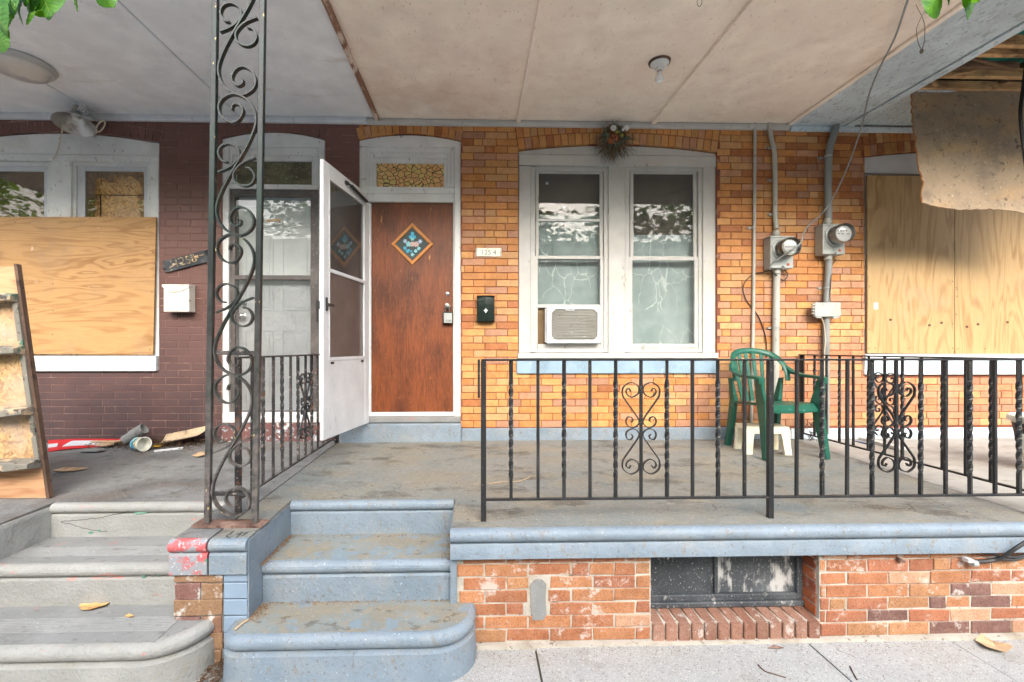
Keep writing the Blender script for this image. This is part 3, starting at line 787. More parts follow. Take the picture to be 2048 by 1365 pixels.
# ------------------------------------------------------------------ front door of the middle house
y = .02
df = MB()
arched(df, CD, Z(294, y, 820), y, .05)
pbox(df, 717.5, 731, 294.2, 846, y, .09); pbox(df, 909, 921.5, 294.2, 846, y, .09)
pbox(df, 731.1, 908.9, 374.5, 387, y + .015, .07)
door_frame = df.build('door_surround', m_white, house_c, bevel=.003)
for k in range(3):                                  # stepped transom moulding
    b = MB(); e = 7.2 * k; t = 7.0; yy = y + .02 + .014 * k
    pbox(b, 731.2 + e, 731.2 + e + t, 294.2 + e * 1.55, 374.3, yy, .03); pbox(b, 908.8 - e - t, 908.8 - e, 294.2 + e * 1.55, 374.3, yy, .03)
    pbox(b, 731.4 + e + t, 908.6 - e - t, 294.2 + e * 1.55, 294.2 + e * 1.55 + t * 1.5, yy, .03)
    b.build('transom_moulding', m_white, door_frame, bevel=.002)
b = MB(); pbox(b, 749, 904, 328, 374.3, y + .066, .006); b.build('transom_glass', m_stained, door_frame)
b = MB(); pbox(b, 731.1, 908.9, 387.2, 404, y + .03, .06); b.build('head_stop', m_white, door_frame, bevel=.004)
b = MB()
pbox(b, 731.1, 742, 404.2, 840, y + .035, .05); pbox(b, 906, 908.9, 404.2, 840, y + .035, .05)
b.build('jamb', m_white, door_frame, bevel=.003)
b = MB(); pbox(b, 731.1, 908.9, 825, 833, y + .04, .05); b.build('threshold', m_white, door_frame, bevel=.003)
b = MB(); b.box(CD.x0 + .001, CD.x1 - .001, -.02, .12, CD.zb + .002, Z(834, 0, 820)); b.build('sill_slab', m_tread_l, door_frame, bevel=.008)
MB().box(X(679, -.05), CD.x1 + .004, -.075, .10, .58, CD.zb).build('door_step', m_blue, door_frame, bevel=.010, segs=2)
yd = y + .065
b = MB(); pbox(b, 741.5, 906.5, 403, 827, yd, .04); door = b.build('front_door', m_door, house_c, bevel=.002)
c0 = at(825, 489, yd)
hd = .198
b = MB()
for k in range(4):
    a = math.pi / 2 * k + math.pi / 4
    rot = Matrix.Rotation(-a, 3, 'Y')
    s_ = hd / math.sqrt(2)
    b.obox(c0 + Vector((math.cos(a) * (s_ - .014), -.006, math.sin(a) * (s_ - .014))), (.014, .012, s_ - (.0 if k % 2 else .028)), rot)
b.build('diamond_frame', m_diamond, door, bevel=.003)
m_slate = M('dark_window_glass', S(78, 88, 88), .5, var=.1, bump=0, spec=.2)
MB().loft([[(c0.x, yd - q, c0.z - hd + .03), (c0.x + hd - .03, yd - q, c0.z), (c0.x, yd - q, c0.z + hd - .03), (c0.x - hd + .03, yd - q, c0.z)] for q in (.004, .001)]).build('diamond_pane', m_slate, door)
m_petal = [M('blue_petal', S(70, 176, 210), .5, bump=0), M('aqua_petal', S(140, 206, 214), .5, bump=0), M('pink_petal', S(206, 176, 170), .5, bump=0), M('lilac_petal', S(176, 196, 222), .5, bump=0)]
def petals(dx, dz, r, n, mat, ph=0.0, sq=.55):
    b = MB()
    for k in range(n):
        a = 2 * math.pi * k / n + ph
        cc = (c0.x + dx + r * .55 * math.cos(a), yd - .006, c0.z + dz + r * .55 * math.sin(a))
        pts = []
        for j in range(8):
            t = 2 * math.pi * j / 8; p, q = r * .5 * math.cos(t), r * .5 * sq * math.sin(t)
            pts.append((cc[0] + p * math.cos(a) - q * math.sin(a), cc[2] + p * math.sin(a) + q * math.cos(a)))
        b.prism_y(pts, yd - .0065 - .0004 * k, yd - .0045)
    return b.build('painted_flower', mat, door)
petals(0, .078, .036, 3, m_petal[0], math.pi / 2, .9); petals(0, .050, .020, 6, m_petal[1])
petals(-.068, .028, .02, 6, m_petal[3]); petals(.072, .026, .02, 6, m_petal[3])
petals(-.036, .0, .026, 5, m_petal[1], .3, .8); petals(0, 0, .024, 6, m_petal[2], 0, .8); petals(.036, 0, .026, 6, m_petal[2], .2, .8)
petals(-.058, -.052, .034, 2, m_petal[0], -.9, .9); petals(.045, -.052, .034, 2, m_petal[1], .7, .9); petals(-.022, -.062, .022, 2, m_petal[0], -.5, .9); petals(0, -.098, .018, 5, m_petal[1])
p = at(895, 588, yd); MB().lathe([(.019, 0), (.019, .008), (.012, .012), (.001, .012)], (p.x, yd, p.z), (0, -1, 0)).build('deadbolt', m_chrome, door)
MB().lathe([(.005, 0), (.005, .002)], (p.x, yd - .012, p.z), (0, -1, 0), 10).build('keyhole', m_black, door)
p = at(895, 613, yd); MB().lathe([(.027, 0), (.027, .006), (.012, .012), (.012, .03), (.024, .04), (.027, .052), (.02, .062), (.001, .064)], (p.x, yd, p.z), (0, -1, 0)).build('door_knob', m_chrome, door)
x0, x1, z0, z1 = R4(885.5, 905, 624, 647, yd - .05)
lb = tag(MB().box(x0, x1, yd - .062, yd - .012, z0, z1).build('key_lockbox', m_black, bevel=.006, segs=2), 'small grey and black key lockbox hanging from the door knob', 'lockbox')
MB().box(x0 + .012, x1 - .004, yd - .066, yd - .0605, z0 + .003, z1 - .012).build('face_plate', m_galv, lb, bevel=.002)
text('lettering', 'LION', .026, ((x0 + x1) / 2 + .004, yd - .0665, z0 + .022), (R(90), 0, 0), m_black, lb)
MB().tube(spline([(p.x - .017, yd - .035, z1 - .004), (p.x - .017, yd - .035, p.z + .005), (p.x, yd - .035, p.z + .022), (p.x + .017, yd - .035, p.z + .005), (p.x + .017, yd - .035, z1 - .004)]), .0035, 8).build('shackle', m_chrome, lb)

# ------------------------------------------------------------------ white storm door, open a little past square
hx, hy = X(735, -.1), -.10
fe = at(643, 697, -.905)
dv = Vector((fe.x - hx, -.905 - hy)); dl = dv.length; dang = math.atan2(dv.y, dv.x)
zb0, zt0 = .822, 2.86
sd = empty('storm_door', (hx, hy, zb0), house_c, dang)
H = zt0 - zb0
b = MB()
b.box(.0, .085, -.014, .014, 0, H); b.box(dl - .085, dl, -.014, .014, 0, H)
b.box(.0851, dl - .0851, -.014, .014, H - .10, H); b.box(.0851, dl - .0851, -.012, .012, 0, .575)
b.build_local('door_leaf', m_white_clean, sd, .003)
b = MB()
for a0_, a1_ in ((.575, .600), (1.235, 1.262), (H - .118, H - .1)): b.box(.0852, dl - .0852, -.018, .016, a0_, a1_)
b.box(.0852, .100, -.018, .016, .6002, H - .1182); b.box(dl - .100, dl - .0852, -.018, .016, .6002, H - .1182)
b.build_local('insert_frame', m_white_clean, sd, .002)
MB().box(.1, dl - .1, -.003, .001, 1.262, H - .118).build_local('glass_pane', m_glass_clean, sd)
MB().box(.1, dl - .1, -.003, .001, .60, 1.235).build_local('screen_pane', m_screen, sd)
b = MB(); b.box(dl - .055, dl - .03, .014, .022, .94, 1.04); b.obox((dl - .075, .04, .985), (.034, .006, .009)); b.obox((dl - .045, .03, .985), (.008, .014, .012))
b.obox((dl - .045, -.04, .985), (.008, .02, .03)); b.build_local('latch_handle', m_black, sd, .002)
for q in (.12, dl - .16): MB().box(q, q + .05, .014, .0175, .55, .566).build_local('clip', m_black, sd)
b = MB(); b.tube([(.40, .035, H - .055), (.10, .035, H - .085)], .014, 12); b.tube([(.46, .03, H - .05), (.40, .035, H - .055)], .007, 8); b.obox((.46, .022, H - .05), (.02, .01, .012))
b.build_local('closer', m_black, sd)
tag_rod = MB().tube([(.10, .035, H - .085), (.03, .09, H - .1), (-.005, .105, H - .105)], .005, 8).build_local('closer_rod', m_black, sd)

# ------------------------------------------------------------------ door of the brown house
y = .02
b = MB()
arched(b, LD, Z(294, y, 546), y, .05)
pbox(b, 443.5, 457, 294.2, 846, y, .09); pbox(b, 637.5, 649.5, 294.2, 846, y, .09)
pbox(b, 457.1, 637.4, 369, 378, y + .01, .08)
dfl = b.build('door_surround', m_white, house_l, bevel=.003)
for k in range(2):
    b = MB(); e = 7 * k; yy = y + .02 + .018 * k
    pbox(b, 457.2 + e, 464 + e, 294.2 + e * 1.7, 368.8, yy, .03); pbox(b, 630.5 - e, 637.2 - e, 294.2 + e * 1.7, 368.8, yy, .03)
    pbox(b, 464.2 + e, 630.3 - e, 294.2 + e * 1.7, 310 + e * 1.7, yy, .03)
    b.build('transom_moulding', m_white, dfl, bevel=.002)
m_trans = M('dirty_dark_transom', S(112, 108, 82), .5, layers=[(S(82, 78, 58), 6, .45, .65, (1, 1, 2), .8), (S(206, 200, 180), 60, .68, .74, (1, 1, 1), .8)], bump=.2)
b = MB(); pbox(b, 462, 634, 322, 369, y + .07, .006); b.build('transom_panel', m_trans, dfl)
b = MB(); pbox(b, 444, 649, 826, 846, y - .03, .1); b.build('threshold', m_white, dfl, bevel=.006)
yd = y + .03
b = MB()
pbox(b, 453, 470, 379, 838, yd, .03); pbox(b, 621, 637.3, 379, 838, yd, .03); pbox(b, 470.1, 620.9, 379, 394, yd, .03)
pbox(b, 470.1, 620.9, 551, 560, yd - .004, .034); pbox(b, 470.1, 620.9, 822, 838, yd, .03)
sdl = b.build('storm_door', m_frame_dark, house_l, bevel=.003)
b = MB(); pbox(b, 470, 621, 394, 551, yd + .012, .003); b.build('glass_pane', m_glass, sdl)
b = MB(); pbox(b, 470, 621, 560, 822, yd + .012, .003); b.build('lower_pane', glass_mat('hazy_glass', (.95, .96, .96, 1), .10, 1.2, dirt_col=(.7, .72, .74, 1)), sdl)
b = MB(); pbox(b, 632, 636, 600, 645, yd - .03, .02); pbox(b, 631, 635, 606, 618, yd - .05, .03); b.build('pull_handle', m_black, sdl, bevel=.003)
yi = yd + .09
b = MB(); pbox(b, 476, 634, 384, 826, yi, .04); dl_ = b.build('front_door', m_white_clean, house_l, bevel=.002)
b = MB(); pbox(b, 466, 475.5, 384, 826, yi - .02, .06); b.build('worn_jamb', m_rawdark, dl_, bevel=.003)
for (v0, v1) in ((408, 455), (470, 622), (660, 712), (724, 806)):
    for (u0, u1) in ((490, 547), (565, 622)):
        x0, x1, z0, z1 = R4(u0, u1, v0, v1, yi)
        b = MB(); t = .014
        b.box(x0, x0 + t, yi - .007, yi, z0, z1); b.box(x1 - t, x1, yi - .007, yi, z0, z1); b.box(x0 + t, x1 - t, yi - .007, yi, z0, z0 + t); b.box(x0 + t, x1 - t, yi - .007, yi, z1 - t, z1)
        b.box(x0 + t + .02, x1 - t - .02, yi - .005, yi, z0 + t + .02, z1 - t - .02)
        b.build('door_panel', m_white_clean, dl_, bevel=.004)
for (u, v, r) in ((490, 607, .02), (487, 633, .03)):
    p = at(u, v, yi); MB().lathe([(r, 0), (r, .008), (r * .5, .014), (r * .5, .03), (r * .9, .042), (r, .055), (r * .6, .064), (.001, .066)], (p.x, yi, p.z), (0, -1, 0)).build('door_knob', m_chrome, dl_)
b = MB(); c = at(546, 443, yd + .01); pts = [(-.055, -.008), (.045, .004), (.06, -.016), (.072, .0), (.064, .016), (.05, .022), (-.05, .014), (-.075, .008)]
b.prism_y([(c.x + p_, c.z + q_) for p_, q_ in pts], yd + .008, yd + .011); b.build('ribbon_decal', m_palebark, sdl)
MB().box(X(444), X(649), -.012, .01, .56, LD.zb - .004).build('door_step', M('peeling_brown_paint', S(112, 78, 74), .6, layers=[(S(206, 208, 206), 14, .60, .64, (1, 1, .8), .95), (S(150, 158, 164), 30, .60, .66)], bump=.5), dfl, bevel=.006)

# ------------------------------------------------------------------ boarded window of the brown house
y = .02
b = MB()
arched(b, LW, Z(309, y, 120), y, .05)
pbox(b, -77.5, 317.5, 309.2, 322, y - .01, .07)
for u0, u1 in ((-77.5, -58), (100, 142), (300, 317.5)): pbox(b, u0, u1, 322.2, 712, y, .06)
wl_ = b.build('window', m_white, house_l, bevel=.003)
for (u0, u1) in ((-58, 100), (142, 300)):
    b = MB()
    pbox(b, u0, u0 + 10, 324, 712, y + .02, .03); pbox(b, u1 - 6, u1, 324, 712, y + .02, .03); pbox(b, u0 + 10.1, u1 - 6.1, 324, 332, y + .02, .03)
    b.build('stop_moulding', m_white, wl_, bevel=.002)
    b = MB()
    pbox(b, u0 + 10, u0 + 28, 332, 520, y + .034, .02); pbox(b, u1 - 12, u1 - 6, 332, 520, y + .034, .02); pbox(b, u0 + 28.1, u1 - 12.1, 332, 343, y + .034, .02)
    b.build('sash', m_white_clean, wl_, bevel=.002)
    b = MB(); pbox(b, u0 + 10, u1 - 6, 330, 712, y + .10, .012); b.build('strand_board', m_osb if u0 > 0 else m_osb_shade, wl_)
pane(-30, 88, 343, 520, y + .045, wl_, m_glass_dusty)
# broken right-hand pane: only a jagged rim is left
gx0, gx1, gz0, gz1 = R4(170, 288, 343, 520, y + .045)
gcx, gcz = gx0 + (gx1 - gx0) * .56, gz1 - .26
outer = []; inner = []
N = 44
for i in range(N):
    a = 2 * math.pi * i / N
    dx, dz = math.cos(a), math.sin(a)
    tx = ((gx1 if dx > 0 else gx0) - gcx) / dx if abs(dx) > 1e-6 else 1e9
    tz = ((gz1 if dz > 0 else gz0) - gcz) / dz if abs(dz) > 1e-6 else 1e9
    t = min(tx, tz); outer.append((gcx + dx * t, gcz + dz * t))
    r = t - (.02 + (.05 * rnd.random() if i % 2 else .0)) * (1 if dx > 0 else 1.0)
    if dx < -.2: r = t - .07 - .05 * rnd.random()
    r = min(r, .24 + .03 * rnd.random()); inner.append((gcx + dx * r, gcz + dz * r))
b = MB(); yy = y + .045
b.loft([[(x, yy, z) for x, z in outer], [(x, yy, z) for x, z in inner], [(x, yy + .003, z) for x, z in inner], [(x, yy + .003, z) for x, z in outer]], False)
b.build('broken_pane', m_glass_dusty, wl_)
b = MB(); pbox(b, 172, 294, 390, 391.4, y + .094, .004); pbox(b, 200, 202, 391.6, 434, y + .094, .004); b.build('board_seam', m_black, wl_)
MB().box(X(-80), X(316), -.03, .07, Z(743, 0, 120), Z(712, 0, 120)).build('sill', m_white_clean, wl_, bevel=.005)

# ------------------------------------------------------------------ boarded window of the right house
y = .02
b = MB()
arched(b, RW, Z(349, y, 1928), y, .05)
for u0, u1 in ((1730.5, 1742), (2112, 2125)): pbox(b, u0, u1, 349.2, 708, y, .06)
wr_ = b.build('window', m_white_clean, house_r, bevel=.003)
b = MB(); pbox(b, 1742.1, 2111.9, 345, 352, y + .004, .04); b.build('head_shadow_strip', m_galv, wr_)
MB().box(X(1726), X(2128), -.035, .08, Z(717, 0, 1928), Z(708.5, 0, 1928)).build('sill', m_white_clean, wr_, bevel=.004)
MB().box(X(1726), X(2128), -.026, .08, RW.zb + .002, Z(719, 0, 1928)).build('sill_stone', m_apron_pale, wr_, bevel=.006)
MB().box(RW.x0 + .01, RW.x1 - .01, .09, .1, RW.zb, RW.zc).build('dark_backing', m_shade, wr_)  # dark panel in place of the unlit room

# ================================================================== PORCH FLOORS, STEPS, PIERS
SLX0, SLX1 = -1.06, -.12                   # blue stair between these
LLX0, LLX1 = -2.40, -1.42                  # grey stair of the brown house
TOPY, MIDY, LOWY = -1.61, -1.96, -2.235
def prof_bull(yb, yf, zt, h, r=.034, lip=.012):
    """section of a rounded step edge: bullnose above, plain face below"""
    p = [(yb, zt)]
    for k in range(9):
        p.append((yf + r - r * math.sin(math.pi * k / 8), zt - r + r * math.cos(math.pi * k / 8)))
    p += [(yf + r * .55, zt - 2 * r - .004), (yf + lip, zt - 2 * r - .014), (yf + lip, zt - h), (yb, zt - h)]
    return p
def sloped_floor(name, poly, mat, parent):
    return MB().prism_z(poly, lambda y: floor_z(y) - .14, floor_z).build(name, mat, parent, bevel=.003)
fl_c = sloped_floor('porch_floor', [(PARTY_L + .005, 0.06), (PARTY_L + .005, -2.07), (SLX0 - .006, -2.07), (SLX0 - .006, TOPY + .04), (SLX1 + .006, TOPY + .04), (SLX1 + .006, -1.99), (PARTY_R - .004, -1.99), (PARTY_R - .004, 0.06)], m_floor_c, house_c)
fl_l = sloped_floor('porch_floor', [(-5.8, 0.06), (-5.8, -2.07), (LLX0 - .006, -2.07), (LLX0 - .006, TOPY + .04), (LLX1 + .006, TOPY + .04), (LLX1 + .006, -2.07), (PARTY_L - .005, -2.07), (PARTY_L - .005, 0.06)], m_floor_l, house_l)
fl_r = sloped_floor('porch_floor', [(PARTY_R + .004, 0.06), (PARTY_R + .004, -1.99), (6.3, -1.99), (6.3, 0.06)], m_floor_r, house_r)
# body of the porch under the floors
MB().box(SLX1 + .031, PARTY_R - .004, -1.74, .05, -.1, .455).build('porch_body', m_joint, house_c)
MB().box(PARTY_L + .006, SLX1 + .003, TOPY + .05, .05, -.1, .455).build('porch_body', m_joint, house_c)
MB().box(-5.8, PARTY_L - .006, TOPY + .05, .05, -.1, .455).build('porch_body', m_joint, house_l)
MB().box(PARTY_R + .004, 6.3, -1.93, .05, -.1, .455).build('porch_body', m_joint, house_r)
zf = floor_z(-2.0)
MB().extrude_x(prof_bull(-1.991, -2.035, zf, .145), SLX1, PARTY_R - .004, True).build('porch_edge', m_blue, fl_c, bevel=0)
MB().extrude_x(prof_bull(-1.991, -2.035, zf, .145), PARTY_R + .004, 6.3, True).build('porch_edge', m_apron_pale, fl_r)

def stair(parent, x0, x1, m_r, m_t, grooves, low):
    ztop = floor_z(TOPY)
    st = empty('porch_steps', ((x0 + x1) / 2, TOPY, 0), parent)
    MB().extrude_x(prof_bull(TOPY + .039, TOPY, ztop, ztop - .40, .028), x0, x1).build('riser', m_r, st)
    def tread(y1, y0, z):
        pr = [(y1, z - .06), (y1, z)]
        if grooves:
            a, n = y0 + .075, 9
            for k in range(n):
                g = a + (n - k) * .013
                pr += [(g, z), (g - .002, z - .0035), (g - .006, z - .0035), (g - .008, z)]
        pr += [(y0, z), (y0, z - .06)]
        return pr
    MB().extrude_x(tread(TOPY + .02, MIDY + .035, .42), x0, x1).build('tread', m_t, st)
    MB().extrude_x(prof_bull(MIDY + .036, MIDY, .421, .24, .032), x0, x1).build('riser', m_r, st)
    # bottom step: rounded corners, wider than the stair
    a0_, a1_, ra, rb, yl = low
    def path(o):
        pts = [(a0_ - o, MIDY + .02)]
        for cxx, cyy, r, t0, t1 in ((a0_ + ra, yl + ra, ra, 180, 270), (a1_ - rb, yl + rb, rb, 270, 360)):
            for k in range(9):
                t = R(t0 + (t1 - t0) * k / 8)
                pts.append((cxx + (r + o) * math.cos(t), cyy + (r + o) * math.sin(t)))
        pts.append((a1_ + o, MIDY + .02))
        return pts
    z = .22; r = .036
    prof = [(-.05, z - .002)]
    for k in range(9):
        t = math.pi * k / 8
        prof.append((-r + r * math.sin(t), z - r + r * math.cos(t)))
    prof += [(-r * .6, z - 2 * r - .004), (-.004, z - 2 * r - .016), (.004, -.02)]
    MB().loft([[(x, y_, zz) for x, y_ in path(o)] for o, zz in prof], False, True, False).build('bottom_riser', m_r, st)
    pp = path(-.034)
    if grooves:
        lo = [p for p in pp]
        MB().prism_z([(x, min(y_, MIDY + .019)) for x, y_ in pp], z - .05, z - .0025).build('bottom_tread', m_t, st)
        MB().extrude_x(tread(MIDY - .02, yl + .035, z + .0015), a0_ + .08, a1_ - .17).build('bottom_tread', m_t, st)
    else:
        MB().prism_z([(x, min(y_, MIDY + .019)) for x, y_ in pp], z - .05, z + .0005).build('bottom_tread', m_t, st)
    return st
st_c = stair(house_c, SLX0 + .002, SLX1 - .002, m_blue, m_blue_tread, False, (-1.135, .005, .09, .20, LOWY))
st_l = stair(house_l, LLX0 + .002, LLX1 - .002, m_step_l, m_tread_l, True, (-3.3, -1.215, .2, .24, LOWY - .05))
yk = TOPY + .0105
def crack(pts, y_, par):
    q = [at(u, v, y_) for u, v in pts]
    w_ = []
    for i in range(len(q) - 1):
        for k in range(5): w_.append(q[i].lerp(q[i + 1], k / 5) + Vector((rnd.uniform(-.003, .003), 0, rnd.uniform(-.003, .003))))
    MB().tube(w_ + [q[-1]], .0013, 4).build('crack', m_black, par)
crack([(122, 1043), (160, 1040), (190, 1037), (225, 1030), (250, 1025)], yk, st_l)
crack([(250, 1025), (272, 1018), (290, 1014)], yk - .006, st_l)
crack([(122, 1045), (140, 1048), (160, 1055), (185, 1061), (215, 1064)], yk, st_l)
m_greenflake = M('old_green_paint', S(84, 132, 112), .6, layers=[(S(120, 156, 140), 30, .5, .7)], bump=.3)
def flake(pts, y_, mat, par): MB().prism_y([(at(u, v, y_).x, at(u, v, y_).z) for u, v in pts], y_ - .0012, y_ + .002).build('paint_patch', mat, par)
flake([(223, 1018), (231, 1016), (236, 1018), (232, 1023), (225, 1024)], yk, m_greenflake, st_l)
flake([(268, 1026), (280, 1017), (306, 1016), (303, 1023), (285, 1028), (272, 1029)], yk, m_greenflake, st_l)
flake([(326, 1019), (345, 1016), (400, 1017), (400, 1022), (360, 1021), (335, 1021)], yk, m_greenflake, st_l)
flake([(176, 1065), (182, 1063), (187, 1065), (184, 1068), (178, 1068)], yk, m_greenflake, st_l)
flake([(194, 1061), (199, 1059), (202, 1062), (197, 1064)], yk, m_greenflake, st_l)
m_redflake = M('old_red_paint', S(186, 92, 88), .7, bump=.3)
for a_, b_ in ((240, 268), (290, 330), (352, 396), (150, 176)): flake([(a_, 1014.5), ((a_ + b_) / 2, 1013.4), (b_, 1014.2), (b_ - 5, 1016), (a_ + 6, 1016.2)], yk - .004, m_redflake, st_l)
yk = MIDY + .0105
flake([(284, 1152), (289, 1150), (291, 1154), (286, 1157)], yk, m_greenflake, st_l); flake([(315, 1150), (319, 1149), (320, 1152), (316, 1153)], yk, m_greenflake, st_l)
# stair cheeks and piers
def pier(parent, x0, x1, bx0, bx1, m_cap, m_face, brick_col, mb, mbj):
    e = empty('stair_pier', ((x0 + x1) / 2, -2.0, 0), parent)
    zt = floor_z(-2.09)
    MB().extrude_x(prof_bull(-2.071, -2.115, zt, .165, .03), x0, x1).build('cap', m_cap, e, bevel=.004)
    MB().box(bx0 + .002, bx1 - .001, -2.076, TOPY + .02, -.05, zt - .145).build('core', m_face, e, bevel=.004)
    x0, x1 = bx0, bx1
    its = []
    z = .0; k = 0
    while z < zt - .17:
        h = min(.078, zt - .166 - z)
        if h > .03:
            if k % 2 or x1 - x0 < .2: its.append(((x0 + x1) / 2, -2.086, z + h / 2, x1 - x0 - .003, h - .005, 0, brick_col()))
            else:
                m = x0 + (x1 - x0) * .55
                its += [((x0 + .002 + m) / 2, -2.086, z + h / 2, m - x0 - .006, h - .005, 0, brick_col()), ((m + x1 - .002) / 2, -2.086, z + h / 2, x1 - m - .006, h - .005, 0, brick_col())]
        z += .078; k += 1
    lay(e, its, mb, mbj)
    return e
m_pierbrick = brick_mat('lichen_spotted_brick', False, .6, .75, .8)
m_bluebrick = M('blue_painted_brick', S(130, 148, 166), .45, layers=[(S(116, 136, 154), 4, .5, .7), (S(150, 150, 140), 20, .68, .74)], bump=.5, bs=40)
pier(house_l, LLX1 + .002, PARTY_L - .005, LLX1 + .012, -1.182, m_redgreen, m_step_l, lambda: pick([(S(142, 106, 84), 1), (S(150, 118, 88), .7), (S(136, 98, 90), .6), (S(150, 146, 124), .4)]), m_pierbrick, m_pierbrick)
pier(house_c, PARTY_L + .005, SLX0 - .004, -1.179, SLX0 - .006, m_blue, m_blue, lambda: (1, 1, 1, 1), m_bluebrick, m_bluebrick)
MB().box(SLX0 - .0055, SLX0, -2.085, TOPY + .02, .0, floor_z(-2.0) - .012).build('cheek_face', m_blue, st_c)
MB().box(LLX0 - .55, LLX0 + .003, -2.085, TOPY + .12, -.05, floor_z(-2.05) + .004).build('cheek_wall', m_step_l, st_l, bevel=.03, segs=3)
MB().box(SLX1 - .001, SLX1 + .03, -1.975 - .012, TOPY + .02, .0, zf - .144).build('cheek_face', m_blue, st_c)
MB().box(SLX1 - .0005, SLX1 + .0055, -1.99, TOPY + .02, zf - .146, zf - .012).build('cheek_face', m_blue, st_c)
# pen scrawl on the pier cap
def scrawl(pts, par):
    MB().tube([(x, y_, floor_z(y_) + .0025) for x, y_ in pts], .0016, 5).build('pen_scrawl', m_black, par)
scr = [atz(a, b_, .6) for a, b_ in ((467, 1064), (452, 1073), (461, 1077))]
scrawl([(p.x, p.y) for p in scr], fl_c)
scrawl([(p.x, p.y) for p in [atz(a, b_, .6) for a, b_ in ((473, 1076), (484, 1065))]], fl_c)
scrawl([(p.x, p.y) for p in [atz(a, b_, .6) for a, b_ in ((474, 1068), (486, 1072), (489, 1069), (495, 1067))]], fl_c)

# ------------------------------------------------------------------ brick wall under the porch, basement window
BW = Opening(1302, 1640, 1100, 1099, 1258, 0)
BW.x0, BW.x1, BW.zb, BW.zs, BW.zc = X(1302, FRONT), X(1640, FRONT), .10, .46, .461
bw = backing(SLX1 + .03, PARTY_R - .004, -.03, .456, [BW], FRONT + .005, m_white_mortar, 'base_wall', house_c, .18)
PX0, PX1, PZ0, PZ1 = R4(1058, 1095, 1160, 1240, FRONT)
class Rect:
    def __init__(s, a, b, c, d): s.q = (a, b, c, d)
    def blocked(s, za, zb):
        return (s.q[0], s.q[1]) if s.q[2] < (za + zb) / 2 < s.q[3] else None
its = courses(SLX1 + .03, PARTY_R - .006, .018, .456, .0652, .218, [Rect(BW.x0, BW.x1, -.1, 1), Rect(PX0, PX1, PZ0, PZ1)], FRONT, col_base, .009, .05, .03, .003)
lay(bw, its, m_brick_base, m_brick_base_j, 300, .04)
lay(backing(PARTY_R + .004, 6.3, -.03, .456, [], FRONT + .005, m_white_mortar, 'base_wall', house_r, .18), courses(PARTY_R + .006, 6.3, .018, .456, .0652, .218, [], FRONT, col_base, .009, .05, .03, .003), m_brick_base, m_brick_base_j, 0, .04)
b = MB(); b.prism_y([(PX0 + .006 + (PX1 - PX0 - .012) * t[0], PZ0 + (PZ1 - PZ0) * t[1]) for t in ((.15, 0), (.8, 0), (1, .12), (.95, .6), (1, .9), (.75, 1), (.3, 1), (0, .85), (.05, .3))], FRONT - .004, FRONT + .03)
b.build('mortar_patch', m_tread_l, bw, bevel=.006)
MB().prism_z([(SLX1 + .03, FRONT - .028), (PARTY_R, FRONT - .022), (PARTY_R, FRONT + .04), (SLX1 + .03, FRONT + .04)], -.02, .017).build('mortar_foot', m_white_mortar, bw, bevel=.008)
# reveal bricks of the basement window
for k in range(6):
    z = .105 + k * .0588
    link_mesh('brick', brick_me(.12, .052, .03, m_brick_base), (BW.x1 + .010, FRONT + .085, z + .03), bw, (0, 0, R(-90)), color=pick([(S(188, 104, 62), 1), (S(160, 84, 54), .6)]))
MB().box(BW.x1 + .012, BW.x1 + .06, FRONT + .02, FRONT + .17, .08, .455).build('reveal', m_white_mortar, bw)
MB().box(BW.x0 - .05, BW.x0, FRONT + .03, FRONT + .17, .08, .455).build('reveal', m_white_mortar, bw)
yb_ = FRONT + .14
bwin = empty('basement_window', ((BW.x0 + BW.x1) / 2, yb_, .18), house_c)
b = MB()
b.box(BW.x0 + .002, BW.x0 + .03, yb_ - .02, yb_ + .03, .142, .458); b.box(BW.x1 - .032, BW.x1 + .008, yb_ - .02, yb_ + .03, .142, .458)
b.box(BW.x0 + .0302, BW.x1 - .0322, yb_ - .02, yb_ + .03, .142, .175); b.box(BW.x0 + .0302, BW.x1 - .0322, yb_ - .02, yb_ + .03, .44, .458)
xm = BW.x0 + (BW.x1 - BW.x0) * .46
b.box(xm - .008, xm + .012, yb_ - .012, yb_ + .03, .1752, .4398)
b.build('frame', m_blackpaint, bwin, bevel=.003)
for a0_, a1_ in ((BW.x0 + .03, xm - .0082), (xm + .0122, BW.x1 - .032)):
    MB().box(a0_, a1_, yb_ + .004, yb_ + .012, .175, .44).build('pane', m_blackpaint if a0_ < xm else m_blackstreak, bwin)
MB().box(BW.x0 + .001, BW.x1 + .008, yb_ - .035, yb_ + .02, .114, .142).build('frame_foot', m_blackpaint, bwin, bevel=.004)
# sill of bricks on edge, tipped outwards
ns = 13
w_ = (BW.x1 - BW.x0 - .004) / ns
for k in range(ns):
    x0 = BW.x0 + .002 + k * w_
    c = pick([(S(156, 116, 98), 1), (S(148, 106, 88), .7), (S(164, 126, 108), .6)])
    g = .0045
    def pr(d): return [(FRONT - .012 + d, .012), (FRONT - .012 + d, .098 - d), (yb_ - .03, .112 - d), (yb_ - .03, .012)]
    mb_ = MB().loft([[(x0 + g, y_, z) for y_, z in pr(.004)], [(x0 + g + .004, y_, z) for y_, z in pr(0)], [(x0 + w_ - g - .004, y_, z) for y_, z in pr(0)], [(x0 + w_ - g, y_, z) for y_, z in pr(.004)]])
    o = mb_.build('brick', m_brick_base, bw); o.color = c
MB().box(BW.x0, BW.x1, FRONT + .004, yb_ - .031, 0.0, .086).build('sill_mortar', m_white_mortar, bw)

